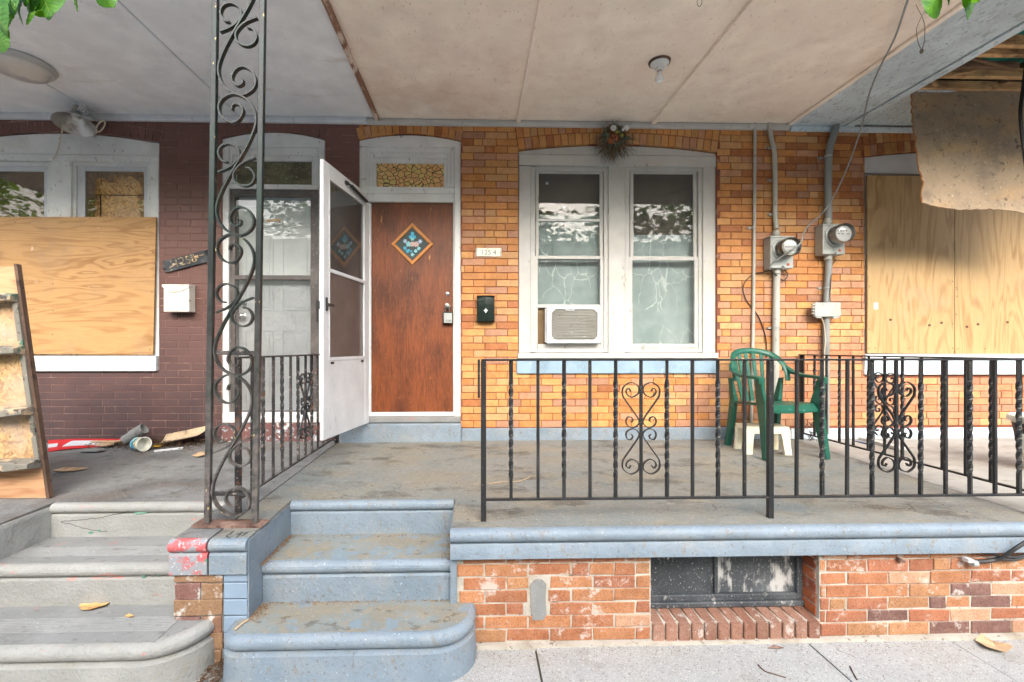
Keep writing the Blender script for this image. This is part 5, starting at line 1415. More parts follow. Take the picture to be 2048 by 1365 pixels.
# clamp lamp at the brown house
c = at(149, 250, -.20)
cl = tag(empty('clamp_lamp', c), 'old aluminium clamp lamp with its cord hanging above the boarded window', 'clamp lamp')
ax = Vector((-.10, .25, 1)).normalized()
prof = [(.150, 0), (.153, .004), (.147, .008), (.10, .05), (.055, .095), (.032, .105), (.032, .14)]
MB().lathe(prof + [(.028, .14), (.028, .106), (.05, .09), (.096, .046), (.143, .006), (.150, 0)], c, ax, 36, cap=False).build('reflector', m_alu, cl)
MB().lathe([(.022, .06), (.034, .085), (.02, .11)], c, ax, 16).build('bulb', m_white, cl)
MB().lathe([(.024, .139), (.026, .16), (.02, .19), (.008, .2)], c, ax, 16).build('socket', m_wire_pale, cl)
sk = c + ax * .16
b = MB(); b.obox(sk + Vector((.06, -.01, .01)), (.022, .02, .045), Matrix.Rotation(.4, 3, 'Y')); b.build('clamp_jaw', m_white, cl, .006)
b = MB(); b.tube([sk + Vector((.06, 0, .0)), c + Vector((.215, -.01, .01))], .003, 6); b.tube([sk + Vector((.07, -.03, .02)), c + Vector((.225, -.02, .02))], .003, 6); b.tube([sk + Vector((.07, -.02, -.02)), sk + Vector((.12, -.02, -.07))], .009, 8); b.build('clamp_wire', m_chrome, cl)
q = c + Vector((.235, -.02, -.02)); lp = []
for k in range(17):
    a = 2 * math.pi * k / 16; lp.append(q + Vector((.030 * math.cos(a) + .022 * math.sin(a), 0, .048 * math.sin(a))))
MB().tube(lp, .006, 8).build('clamp_grip', m_wire_pale, cl)
wire('pale cord drooping from the clamp lamp to the window head', [(134, 222, -.14), (124, 230, -.15), (123, 245, -.2), (124, 262, -.16), (119, 285, -.06), (116, 300, -.02), (106, 319, .0)], .005, m_wire_pale, 'lamp_cord')
# dried wreath
c = at(1227, 276, -.06)
wr = tag(empty('dried_wreath', c), 'dried twig wreath with faded flowers hanging over the twin window', 'wreath')
r2 = random.Random(3)
m_twig = M('dry_twigs', S(140, 116, 92), .85, var=.4, vs=90, bump=.2)
m_sprig = M('dusty_green_sprigs', S(96, 116, 98), .8, var=.3, vs=60, bump=.2)
b = MB(); g = MB(); dk = MB()
for k in range(520):
    a = r2.uniform(0, 2 * math.pi); low = math.sin(a) < .15
    if not low and r2.random() < .45: continue
    r0 = r2.uniform(.06, .12)
    ln = r2.uniform(.04, .10) * (1.3 if low else .7)
    da = (a + r2.uniform(-.5, .5)) if low else a + r2.choice((-1, 1)) * r2.uniform(.5, 1.5)
    p0 = c + Vector((r0 * math.cos(a), r2.uniform(-.04, .045), r0 * math.sin(a) * 1.05))
    p1 = p0 + Vector((ln * math.cos(da), r2.uniform(-.03, .02), ln * math.sin(da) - .01))
    pm_ = (p0 + p1) / 2 + Vector((r2.uniform(-.012, .012), 0, r2.uniform(-.012, .012)))
    q_ = r2.random(); (g if q_ < .22 else dk if q_ < .5 else b).tube([p0, pm_, p1], [.0022, .0018, .001], 3, False, False)
for k in range(22):
    a = r2.uniform(0, 6.28); s = []
    for j in range(25):
        t = 6.28 * j / 24; rr = .090 + .020 * math.sin(3 * t + k) + r2.uniform(-.006, .006)
        s.append(c + Vector((rr * math.cos(t), .02 * math.sin(5 * t + a), rr * math.sin(t))))
    (dk if k % 2 else b).tube(s, .0024, 4, False)
dk.build('dark_twigs', M('dark_dry_twigs', S(84, 66, 54), .85, bump=.2), wr)
b.build('twigs', m_twig, wr); 
g.build('sprigs', m_sprig, wr)
lf_ = MB()
for k in range(60):
    a = r2.uniform(0, 6.28); r0 = r2.uniform(.05, .12); p0 = c + Vector((r0 * math.cos(a), -.05, r0 * math.sin(a)))
    d1 = Vector((r2.uniform(-1, 1), -.3, r2.uniform(-1, 1))).normalized() * .016; d2 = Vector((-d1.z, .2 * d1.x, d1.x)) * .4
    lf_.add([p0 - d1, p0 + d2, p0 + d1, p0 - d2], [(0, 1, 2, 3)])
lf_.build('sage_leaves', M('sage_leaf', S(84, 116, 100), .8, var=.25, vs=50, bump=.2), wr)
b = MB(); b.lathe([(.014, -.004), (.026, -.004), (.026, .006), (.014, .006), (.014, -.004)], c + Vector((-.02, -.065, .058)), (0, -1, .1), 16); b.build('white_ring', m_white, wr)
MB().sphere(c + Vector((.105, -.055, .066)), .024, 10, 8, (1, .5, 1)).build('white_shell', m_white, wr)
MB().sphere(c + Vector((.07, -.055, .05)), .013, 8, 6, (1, .6, 1.2)).build('white_shell', m_white, wr)
for dx, dz, rr in ((-.04, -.045, .03), (.005, -.03, .024), (-.015, -.005, .02)): MB().sphere(c + Vector((dx, -.045, dz)), rr, 10, 8).build('orange_gourd', M('dull_orange', S(138, 78, 44), .6, var=.3, vs=60) if 'dull_orange' not in bpy.data.materials else bpy.data.materials['dull_orange'], wr)
for dx, dz in ((.02, .03), (.06, .0)): MB().sphere(c + Vector((dx, -.055, dz)), .02, 8, 6, (1, .4, .7)).build('yellow_leaf', M('dull_yellow_green', S(140, 132, 50), .7, bump=.2) if 'dull_yellow_green' not in bpy.data.materials else bpy.data.materials['dull_yellow_green'], wr)

# torn ceiling board hanging at the right
b = MB(); nx, nz = 40, 70
top = [at(1826 + (2140 - 1826) * i / nx, 176 + 10 * i / nx, TEAR) for i in range(nx + 1)]
r3 = random.Random(11)
Lf = []
xl = [0.0]
for j in range(nz + 1): xl.append(.010 * mnoise.noise((j * .11, 3.1, 0)) + .012 * mnoise.noise((j * .37, 7.7, 0)) + r3.uniform(-.003, .003))
for j in range(nz + 1):
    t = j / nz
    row = []
    for i in range(nx + 1):
        s = i / nx
        x = top[i].x + (xl[j + 1] + .035 * math.exp(-((t - .8) / .1) ** 2) - .01) * max(0, 1 - s * 8)
        ln = .98 + .10 * s + .02 * math.sin(s * 9)
        if j == nz: ln += r3.uniform(-.006, .006)
        yy = TEAR - .02 * math.sin(t * 3.0) * (1 + .6 * math.sin(s * 5)) - .06 * t * t + .005 * math.sin(9 * s + 7 * t)
        if t > .78 and s < .5: yy -= (t - .78) * .14 * (1 - s * 2)
        row.append((x, yy, top[i].z + .01 - ln * t))
    Lf.append(row)
def sheet(name, rows, th, mat, label=None):
    n = len(rows[0]); v = []; f = []
    m = len(rows)
    for row in rows: v += row
    k = len(v)
    v += [(x, y_ + th, z) for x, y_, z in v]
    for j in range(m - 1):
        for i in range(n - 1):
            a = j * n + i; f.append((a, a + 1, a + n + 1, a + n)); f.append((k + a, k + a + n, k + a + n + 1, k + a + 1))
    for j in range(m - 1):
        for i in (0, n - 1): a = j * n + i; f.append((a, a + n, k + a + n, k + a))
    for i in range(n - 1):
        for j in (0, m - 1): a = j * n + i; f.append((a, a + 1, k + a + 1, k + a))
    return MB().add(v, f).build(name, mat)
hs = tag(sheet('hanging_ceiling_board', Lf, .012, m_sheet), 'mouldy brown torn ceiling board hanging down in front of the boarded window', 'ceiling board')
b = MB()
for j in range(nz): 
    p0, p1 = Vector(Lf[j][0]), Vector(Lf[j + 1][0]); b.tube([p0 + Vector((-.002, .004, 0)), p1 + Vector((-.002, .004, 0))], .006, 4, False, False)
b.build('torn_edge', m_sheet_edge, hs)
wire('black cable hanging beside the torn board at the right frame edge', [(2052, 130, -.9), (2046, 180, -.9), (2041, 230, -.9), (2048, 300, -.9), (2056, 360, -.9)], .012, m_black)
# cables clipped to the brick at the lower right
yc = FRONT - .03
cb = wire('bundle of black cables clipped to the brick under the porch edge', [(1935, 1122, yc), (1955, 1124, yc), (1985, 1121, yc - .01), (2005, 1115, yc - .03), (2030, 1098, yc - .06), (2075, 1070, yc - .08)], .009, m_black, 'cable_bundle')
for pts in ([(1948, 1125, yc), (1975, 1124, yc), (2004, 1119, yc), (2030, 1120, yc), (2070, 1108, yc)], [(1950, 1122, yc), (1980, 1121, yc), (2006, 1114, yc - .01), (2035, 1114, yc), (2070, 1104, yc)], [(1968, 1104, yc), (1985, 1108, yc), (2000, 1114, yc)]):
    MB().tube(spline([at(u, v, y_) for u, v, y_ in pts], 5), .007, 6).build('cable_strand', m_black, cb)
q = at(1935, 1120, yc); b = MB(); b.obox(q, (.012, .018, .010)); b.build('cable_clamp', m_white, cb, .002)
q = at(1947, 1127, yc); MB().lathe([(.004, -.012), (.016, -.012), (.018, .012), (.004, .012)], q, (1, 0, 0), 12).build('clip_lug', m_galv, cb)
q = at(1797, 1118, FRONT); tag(MB().obox((q.x, FRONT - .012, q.z), (.016, .014, .007), Matrix.Rotation(.4, 3, 'Y')).build('wall_bracket', m_rust, None, .003), 'small rusty bracket stub in the brick joint under the porch edge', 'bracket')

# ================================================================== CHAIR, STOOL, POT, PLANKS
ch = tag(empty('garden_chair', (2.475, -.50, floor_z(-.5)), None, R(4)), 'dark green plastic garden armchair on the porch behind the railing', 'chair')
def g_(p, q, n): return [p + (q - p) * i / n for i in range(n + 1)]
# seat: dished slab with a rolled front lip
rows = []
for j, v in enumerate(g_(0, 1, 12)):
    row = []
    for i, u in enumerate(g_(-1, 1, 14)):
        w_ = .215 + .02 * (1 - v)
        yy = -.225 + .44 * v
        zz = .43 - .03 * v - .012 * (1 - u * u) - (.05 * (1 - v * 7) ** 2 if v < .14 else 0)
        row.append((u * w_, yy, zz))
    rows.append(row)
def thick(rows, th, name, mat, par):
    n = len(rows[0]); v = [p for r_ in rows for p in r_]; k = len(v); m = len(rows); f = []
    v += [(x, y_, z - th) for x, y_, z in v]
    for j in range(m - 1):
        for i in range(n - 1):
            a = j * n + i; f += [(a, a + 1, a + n + 1, a + n), (k + a, k + a + n, k + a + n + 1, k + a + 1)]
    for j in range(m - 1):
        for i in (0, n - 1): a = j * n + i; f.append((a, a + n, k + a + n, k + a))
    for i in range(n - 1):
        for j in (0, m - 1): a = j * n + i; f.append((a, a + 1, k + a + 1, k + a))
    b = MB(); b.add(v, f, True); return b.build_local(name, mat, par)
thick(rows, .02, 'seat', m_green, ch)
# backrest: wrap-round rim, lower rail and slats
def back_pt(t, h):        # t -1..1 across, h height
    return Vector((t * (.235 + .02 * (h - .43)), .215 + .20 * (h - .43) - .09 * t * t * t * t - .03 * t * t, h))
rim = [back_pt(-1, .58), back_pt(-1.0, .66), back_pt(-.93, .74), back_pt(-.75, .80), back_pt(-.4, .83), back_pt(0, .838), back_pt(.4, .83), back_pt(.75, .80), back_pt(.93, .74), back_pt(1.0, .66), back_pt(1, .58)]
sp_ = spline(rim, 4)
L = []
for i, p in enumerate(sp_):
    d = (sp_[min(i + 1, len(sp_) - 1)] - sp_[max(i - 1, 0)]).normalized()
    nrm = Vector((0, 1, -.2)).normalized(); side_ = d.cross(nrm).normalized()
    w1, w2 = .026, .011
    L.append([p + side_ * (w1 * math.cos(t)) + nrm * (w2 * math.sin(t)) for t in [2 * math.pi * k / 10 for k in range(10)]])
MB().loft(L, True, True).build_local('backrest_rim', m_green, ch)
for k, t in enumerate((-.72, -.44, -.15, .15, .44, .72)):
    lo, hi = .40, (.83 - .06 * t * t)
    L = []
    for h in g_(lo, hi, 6):
        p = back_pt(t * (.75 + .25 * (h - lo) / (hi - lo)), h); ww = .017 + .008 * abs(h - .6)
        L.append([(p.x - ww, p.y - .004, h), (p.x + ww, p.y - .004, h), (p.x + ww, p.y + .006, h), (p.x - ww, p.y + .006, h)])
    MB().loft(L).build_local('slat', m_green, ch, .003)
for sx in (-1, 1):
    L = []      # arm: flat, sweeping forward from the backrest then down into the front leg
    path_ = [(sx * .245, .19, .70, .014, .03), (sx * .262, .10, .655, .024, .014), (sx * .268, .0, .635, .030, .011), (sx * .268, -.12, .630, .032, .011), (sx * .266, -.20, .626, .030, .013), (sx * .263, -.235, .605, .026, .022)]
    for x, y_, z, hx_, hz_ in path_: L.append([(x - hx_, y_, z - hz_), (x + hx_, y_, z - hz_), (x + hx_, y_, z + hz_), (x - hx_, y_, z + hz_)])
    MB().loft(L).build_local('arm', m_green, ch, .006, 2)
    L = []
    for z, x, y_, hx_, hy_ in ((.61, .262, -.205, .018, .034), (.52, .252, -.195, .014, .045), (.43, .232, -.195, .018, .055), (.25, .236, -.225, .020, .040), (.0, .25, -.262, .020, .026)):
        L.append([(sx * x - hx_, y_ - hy_, z), (sx * x + hx_, y_ - hy_, z), (sx * x + hx_, y_ + hy_, z), (sx * x - hx_, y_ + hy_, z)])
    MB().loft(L).build_local('front_leg', m_green, ch, .008, 2)
    L = []
    for z, x, y_, hx_, hy_ in ((.60, .236, .205, .012, .022), (.42, .205, .205, .020, .035), (.22, .21, .23, .022, .034), (.0, .222, .268, .020, .026)):
        L.append([(sx * x - hx_, y_ - hy_, z), (sx * x + hx_, y_ - hy_, z), (sx * x + hx_, y_ + hy_, z), (sx * x - hx_, y_ + hy_, z)])
    MB().loft(L).build_local('back_leg', m_green, ch, .008, 2)
st = tag(empty('step_stool', (2.385, -.50, floor_z(-.5)), None, R(-6)), 'low cream plastic step stool on the floor under the green chair', 'stool')
MB().prism_z([(-.165, -.10), (.165, -.10), (.175, -.08), (.175, .08), (.165, .10), (-.165, .10), (-.175, .08), (-.175, -.08)], .195, .222).build_local('top', m_creamplastic, st, .008, 2)
for sx in (-1, 1):
    for sy in (-1, 1):
        L = []
        for z, x, y_, a, c_ in ((.197, .135, .075, .04, .024), (.12, .142, .088, .03, .018), (.0, .152, .10, .027, .016)):
            L.append([(sx * x - a, sy * y_ - c_, z), (sx * x + a, sy * y_ - c_, z), (sx * x + a, sy * y_ + c_, z), (sx * x - a, sy * y_ + c_, z)])
        MB().loft(L).build_local('leg', m_creamplastic, st, .006, 2)
for sy in (-1, 1): MB().box(-.13, .13, sy * .095 - .006, sy * .095 + .006, .165, .196).build_local('apron', m_creamplastic, st, .004)
pp = atz(2068, 950, floor_z(-1.1)); pp = Vector((4.08, -1.12, floor_z(-1.12)))
pot = tag(empty('flower_pot', pp), 'large white plastic flower pot with dark stained side at right frame edge', 'flower pot')
pr_ = [(.10, 0), (.115, .01), (.145, .12), (.170, .24), (.185, .345)]
MB().lathe(pr_ + [(.175, .345), (.15, .2), (.09, .02)], pp, (0, 0, 1), 40).build('pot_body', m_potwhite, pot)
MB().lathe([(.186, .34), (.208, .345), (.214, .36), (.210, .385), (.198, .392), (.19, .38), (.180, .345)], pp, (0, 0, 1), 40, cap=False).build('pot_rim', m_potwhite, pot)
MB().lathe([(.178, .33), (.16, .335), (.001, .34)], pp, (0, 0, 1), 24).build('soil', m_litter, pot)
L = []
for k in range(15):
    a = R(196 - k * 8); row = []
    for z, r_ in ((.215 + .045 * math.sin(k * .4), .168), (.27, .1755), (.334, .186)): row.append((pp.x + (r_ + .002) * math.cos(a), pp.y + (r_ + .002) * math.sin(a), pp.z + z))
    L.append(row)
MB().loft(L, False, True, False).build('dark_stain', m_potdark, pot)
a_, b_ = atz(1722, 880, floor_z(-.25)), atz(1806, 903, floor_z(-.4))
dd = (b_ - a_); ang = math.atan2(dd.y, dd.x)
tag(MB().obox((a_ + b_) / 2 + Vector((0, 0, .016)), (dd.length / 2, .028, .014), Matrix.Rotation(ang, 3, 'Z')).build('wood_strip', m_cream, None, .003), 'pale wooden strip lying on the floor behind the side railing', 'wood strip')
a_, b_ = atz(1712, 884, floor_z(-.3)), atz(1737, 890, floor_z(-.3)); dd = b_ - a_
tag(MB().obox((a_ + b_) / 2 + Vector((0, 0, .006)), (dd.length / 2, .012, .005), Matrix.Rotation(math.atan2(dd.y, dd.x), 3, 'Z')).build('blue_strip', M('dark_blue_plastic', S(40, 60, 110), .4, bump=0), None, .002), 'small dark blue strip lying left of the pale wooden strip', 'plastic strip')
p = atz(1580, 870, floor_z(-.1)); b = MB()
for k in range(70):
    a = r2.uniform(0, 6.28); q = Vector((p.x, -.10, floor_z(-.1) + .09)) + Vector((r2.uniform(-.03, .03), r2.uniform(-.03, .03), r2.uniform(-.085, .085)))
    b.tube([q, q + Vector((r2.uniform(-.03, .03), r2.uniform(-.02, .02), r2.uniform(-.04, .03)))], .0025, 3, False, False)
tag(b.build('brush_head', m_black), 'tuft of black bristles leaning at the wall right of the chair', 'brush')
q0, q1 = at(1450, 876, -.06), at(1476, 860, -.04); b = MB()
b.tube([q0, (q0 + q1) / 2 + Vector((0, 0, .01)), q1], .010, 6)
for k in range(10): s_ = q0.lerp(q1, k / 9); b.tube([s_, s_ + Vector((.02, -.01, r2.uniform(-.02, .03)))], .003, 4)
tag(b.build('wire_scrap', m_iron), 'short dark twist of wire lying at the wall left of the chair', 'scrap')

# ================================================================== SHELF STAND AT THE LEFT
sy_ = -1.50
sh = tag(empty('ladder_shelf', (-2.95, sy_, floor_z(sy_))), 'leaning homemade shelf of strand board and rough ledges at left frame edge', 'shelf')
br, tr_ = at(101, 995, sy_), at(36, 532, sy_)
zb_ = floor_z(sy_ - .02) + .003
def edge_x(z): return br.x + (tr_.x - br.x) * (z - zb_) / (tr_.z - zb_)
zl = [zb_] + [Z(v, sy_, 60) for v in (925, 820, 700, 596)] + [tr_.z]
for i in range(5):
    z0, z1 = zl[i] + (.004 if i else 0), zl[i + 1] - .004
    MB().prism_y([(-3.6, z0), (edge_x(z0) - .012, z0), (edge_x(z1) - .012, z1), (-3.6, z1)], sy_ + .002 * i, sy_ + .014 + .002 * i).build('back_panel', m_ply_s if i in (0, 4) else m_osb_old, sh, .002)
MB().prism_y([(br.x - .014, zb_), (br.x + .004, zb_), (tr_.x + .004, tr_.z + .01), (tr_.x - .014, tr_.z + .01)], sy_ - .012, sy_ + .016).build('side_board', m_rawdark, sh, .003)
for i in range(1, 5):
    z = zl[i]; x1_ = edge_x(z) - .016
    dp = (.11, .10, .09, .07)[i - 1]
    L = []
    for x in g_(-3.6, x1_, 9):
        j = rnd.uniform(-.004, .004); e_ = .012 if x > x1_ - .05 else 0
        L.append([(x, sy_ - .001, z - .030), (x, sy_ - dp + e_ + j, z - .030 + e_ + j), (x, sy_ - dp + e_ + j, z + .022 - e_), (x, sy_ - .001, z + .026 + j)])
    MB().loft(L).build('ledge', m_greenpaint_wood, sh, .004)
for i in range(1, 5):
    z0, z1 = zl[i] + .028, (zl[i + 1] - .032 if i < 4 else zl[i] + .02)
    if z1 - z0 < .05: continue
    MB().prism_y([(edge_x(z0) - .042, z0), (edge_x(z0) - .0145, z0), (edge_x(z1) - .0145, z1), (edge_x(z1) - .042, z1)], sy_ - .022, sy_ - .001).build('edge_batten', m_greenpaint_wood, sh, .003)

# ================================================================== LITTER ON THE LEFT PORCH
def fz(y_): return floor_z(y_) + .002
def onfloor(u, v, guess=-.4):
    p = atz(u, v, floor_z(guess)); return atz(u, v, floor_z(p.y))
a_ = onfloor(98, 908); 
red = M('red_sign_enamel', S(196, 40, 44), .35, layers=[(S(160, 40, 40), 8, .55, .7)], bump=.05)
def flat_piece(name, px, base_v, lift, th, mat, label, cat, tilt=0):
    """outline in photo pixels laid on a plane standing on the floor, leaning back"""
    y_ = onfloor(sum(p[0] for p in px) / len(px), base_v).y
    return tag(MB().prism_y([(at(u, v, y_).x, at(u, v, y_).z) for u, v in px], y_, y_ + th).build(name, mat, None, .001), label, cat)
# sign: one thin metal plate lying on the floor, propped along its back edge
zs_ = floor_z(-.25)
P0, P1, P2, P3 = onfloor(96, 905), onfloor(206, 893), Vector((X(258, -.12), -.12, fz(-.1) + .055)), Vector((X(96, -.10), -.10, fz(-.1) + .035))
def lerp4(s, t): return (P0.lerp(P1, s)).lerp(P3.lerp(P2, s), t) + Vector((0, 0, .006 + .006 * math.sin(s * 5)))
def plate(s0, s1, t0, t1, dz, name, mat, par=None, skew=0.0):
    rows = [[tuple(lerp4(s0 + (s1 - s0) * i / 10 + skew * j / 4, t0 + (t1 - t0) * j / 4) + Vector((0, 0, dz))) for i in range(11)] for j in range(5)]
    n = 11; v = [p for r_ in rows for p in r_]; k = len(v); f = []
    v += [(x, y_, z - .003) for x, y_, z in v]
    for j in range(4):
        for i in range(10):
            a = j * n + i; f += [(a, a + 1, a + n + 1, a + n), (k + a, k + a + n, k + a + n + 1, k + a + 1)]
    for j in range(4):
        for i in (0, 10): a = j * n + i; f.append((a, a + n, k + a + n, k + a))
    for i in range(10):
        for j in (0, 4): a = j * n + i; f.append((a, a + 1, k + a + 1, k + a))
    return MB().add(v, f).build(name, mat, par)
sg = tag(plate(0, 1.0, 0, 1, 0, 'metal_sign', red), 'bent red and white metal sign lying among the litter by the brown wall', 'sign')
plate(.22, .86, .25, .75, .0042, 'white_field', m_white_clean, sg, .10); plate(.0, .14, .3, .6, .0042, 'white_field', m_white_clean, sg)
# plastic tub on its side
p = onfloor(278, 905); r_ = .055
tub = tag(empty('plastic_tub', p), 'white plastic tub with blue label lying on its side in the litter', 'tub')
ta = Vector((1, -.45, .05)).normalized(); o_ = p + Vector((-.065, .06, r_ + .004))
MB().lathe([(.050, 0), (.053, .006), (.056, .095), (.060, .10), (.060, .106), (.053, .104), (.050, .02), (.001, .018)], o_, ta, 30).build('tub_body', m_potwhite, tub)
def label_mat():
    t = NT('printed_tub_label'); 
    c = t.mix(t.rng(t.noise(45, off=(2, 1, 3), detail=2), .48, .52), S(40, 150, 206), S(140, 206, 226))
    c = t.mix(t.rng(t.noise(38, off=(7, 1, 3), detail=1), .60, .62), c, S(40, 130, 76))
    c = t.mix(t.rng(t.noise(34, off=(1, 9, 3), detail=1), .62, .64), c, S(236, 190, 60))
    return t.out(c, .4)
MB().lathe([(.0545, .010), (.0572, .068)], o_, ta, 30, cap=False).build('label_band', label_mat(), tub)
MB().lathe([(.0578, .072), (.0585, .080)], o_, ta, 30, cap=False).build('label_stripe', M('yellow_print', S(232, 190, 60), .4, bump=0), tub)
# ribbed grey vent hose piece and a crumpled cup behind it
p = onfloor(272, 893, -.2); p.y = -.16; zf_ = fz(-.16)
rb = tag(empty('ribbed_spout', (p.x, p.y, zf_)), 'dirty grey ribbed plastic spout propped on the litter behind the tub', 'plastic spout')
o_ = Vector((p.x - .10, -.17, zf_ + .05)); ta = Vector((1, .1, .62)).normalized()
pr_ = []
for k in range(12): pr_ += [(.036, .011 * k), (.040, .011 * k + .005)]
MB().lathe(pr_ + [(.030, .132), (.046, .136), (.050, .19), (.044, .194), (.04, .14)], o_, ta, 22).build('ribbed_body', m_tread_l, rb)
o2 = o_ + Vector((.01, .06, .045)); pr_ = []
for k in range(8): pr_ += [(.024, .012 * k), (.028, .012 * k + .006)]
MB().lathe(pr_, o2, ta, 16).build('ribbed_neck', m_tread_l, rb)
# curled shingle
p = onfloor(345, 888); L = []
for j in range(9):
    t = j / 8; a = t * 1.35
    row = []
    for i in range(15):
        s = i / 14
        x = X(303, -.2) + (X(390, -.2) - X(303, -.2)) * s + .06 * t * (1 - .3 * s)
        row.append((x, -.26 + .16 * t + .05 * s, fz(-.2) + .022 + .085 * s * .8 + .07 * t * t - .05 * math.sin(t * 3.1) * (1 - s)))
    L.append(row)
tag(sheet('curled_shingle', L, .006, M('dirty_beige_board', S(186, 166, 136), .8, layers=[(S(150, 124, 94), 7, .5, .7), (S(120, 110, 96), 20, .6, .7)], bump=.5)), 'curled beige shingle lying on the litter at the foot of the brown wall', 'shingle')
# flat shards
for k, (u0, u1, v_, dz, lab) in enumerate(((182, 252, 892, .035, 'long pale board shard under the tip of the red sign'), (158, 214, 905, .012, 'flat grey board shard at the front of the litter'), (190, 232, 896, .022, 'short pale board shard between the sign and the grey shard'))):
    a_, b_ = onfloor(u0, v_ + 2), onfloor(u1, v_ - 2)
    y0_ = a_.y
    b = MB(); m_ = (a_ + b_) / 2; hl = (b_.x - a_.x) / 2
    b.prism_z([(m_.x - hl, y0_), (m_.x + hl * .7, y0_ - .01), (m_.x + hl, y0_ + .05), (m_.x + hl * .5, y0_ + .08), (m_.x - hl * .8, y0_ + .07), (m_.x - hl * 1.05, y0_ + .03)], fz(y0_) + dz, fz(y0_) + dz + .010)
    tag(b.build('board_shard', m_palebark if k != 1 else m_tread_l, None, .003), lab, 'shard')
a_, b_ = onfloor(308, 905), onfloor(366, 898); dd = b_ - a_
tag(MB().obox((a_ + b_) / 2 + Vector((0, 0, .008)), (dd.length / 2, .010, .008), Matrix.Rotation(math.atan2(dd.y, dd.x), 3, 'Z')).build('white_strip', m_white_clean, None, .002), 'narrow white plastic strip in front of the yellow wrapper', 'plastic strip')
yel = M('yellow_wrapper', S(220, 176, 50), .4, layers=[(S(60, 50, 36), 30, .52, .58, (.3, 1, 1), .9)], bump=.2)
for (u0, u1, v0, lab) in ((304, 325, 899, 'left half of crumpled yellow striped wrapper behind the white strip'), (328, 346, 893, 'right half of crumpled yellow striped wrapper under the shingle')):
    a_, b_ = onfloor(u0, v0), onfloor(u1, v0 - 4)
    rows = [[(a_.x + (b_.x - a_.x) * i / 6 + .02 * j / 4, a_.y + .09 * j / 4, fz(a_.y) + .012 + r2.uniform(0, .014)) for i in range(7)] for j in range(5)]
    tag(sheet('wrapper', rows, .002, yel), lab, 'wrapper', 'yellow wrappers')
# leaf litter and crumbs: nobody could count them
def crumbs(name, mat, label, n, fx, size, seed):
    r4 = random.Random(seed); b = MB()
    for _ in range(n):
        x, y_, z = fx(r4); s = r4.uniform(*size); a = r4.uniform(0, 6.28); w_ = r4.uniform(.25, .8)
        d1 = Vector((math.cos(a), math.sin(a), r4.uniform(-.3, .3))) * s; d2 = Vector((-math.sin(a), math.cos(a), r4.uniform(-.4, .4))) * s * w_
        c_ = Vector((x, y_, z + s * .35)); u_ = Vector((0, 0, s * .25))
        b.add([c_ - d1, c_ - d2, c_ + d1, c_ + d2, c_ + u_, c_ - u_], [(0, 1, 4), (1, 2, 4), (2, 3, 4), (3, 0, 4), (1, 0, 5), (2, 1, 5), (3, 2, 5), (0, 3, 5)])
    o = kind(b.build(name, mat), 'stuff'); tag(o, label, 'litter'); return o
def heap(r4):
    x = r4.gauss(X(300, -.2), .30); y_ = -.03 - abs(r4.gauss(0, .13)); h = max(0, .05 - .25 * abs(y_ + .12))
    return x, y_, fz(y_) + r4.uniform(0, h)
crumbs('leaf_litter', m_litter, 'heap of brown leaf litter along the foot of the brown wall', 2200, heap, (.004, .013), 5)
def stair_dirt(r4):
    k = r4.random()
    if k < .3: y_ = r4.uniform(MIDY - .02, TOPY); return SLX0 + abs(r4.gauss(0, .016)) + .002, y_, .421
    if k < .45: return r4.uniform(SLX0, SLX1), TOPY - abs(r4.gauss(0, .02)) - .005, .421
    if k < .6: return SLX1 - abs(r4.gauss(0, .02)) - .004, r4.uniform(MIDY, TOPY), .421
    if k < .8: return SLX0 + abs(r4.gauss(0, .03)), r4.uniform(-2.1, MIDY - .005), .2215
    return r4.uniform(SLX0, SLX1), MIDY - abs(r4.gauss(0, .012)) + .01, .2215
crumbs('stair_grit', M('brown_grit', S(128, 100, 74), .9, var=.5, vs=90, bump=.3), 'brown grit gathered in the corners of the blue steps', 1300, stair_dirt, (.0015, .006), 6)
def walk_dirt(r4):
    if r4.random() < .5: x = r4.uniform(.05, 2.9); return x, FRONT - .03 - abs(r4.gauss(0, .04)), .003
    return r4.uniform(-.1, 2.9), r4.uniform(-2.9, -2.05), .003
crumbs('pavement_grit', M('pavement_crumbs', S(110, 98, 82), .9, var=.6, vs=90, bump=.3), 'small crumbs and grit scattered on the sidewalk', 900, walk_dirt, (.001, .005), 8)
crumbs('gap_litter', m_litter, 'dark dirt and leaf bits in the gap between the two bottom steps', 500, lambda r4: (r4.uniform(-1.22, -1.13), r4.uniform(-2.4, -2.05), .003 + r4.uniform(0, .03)), (.003, .012), 9)
def porch_bits(r4):
    y_ = r4.uniform(-1.95, -.05); return r4.uniform(-.9, 2.9), y_, fz(y_)
crumbs('porch_crumbs', m_litter, 'tiny dark leaf crumbs scattered over the porch floor', 260, porch_bits, (.002, .007), 12)
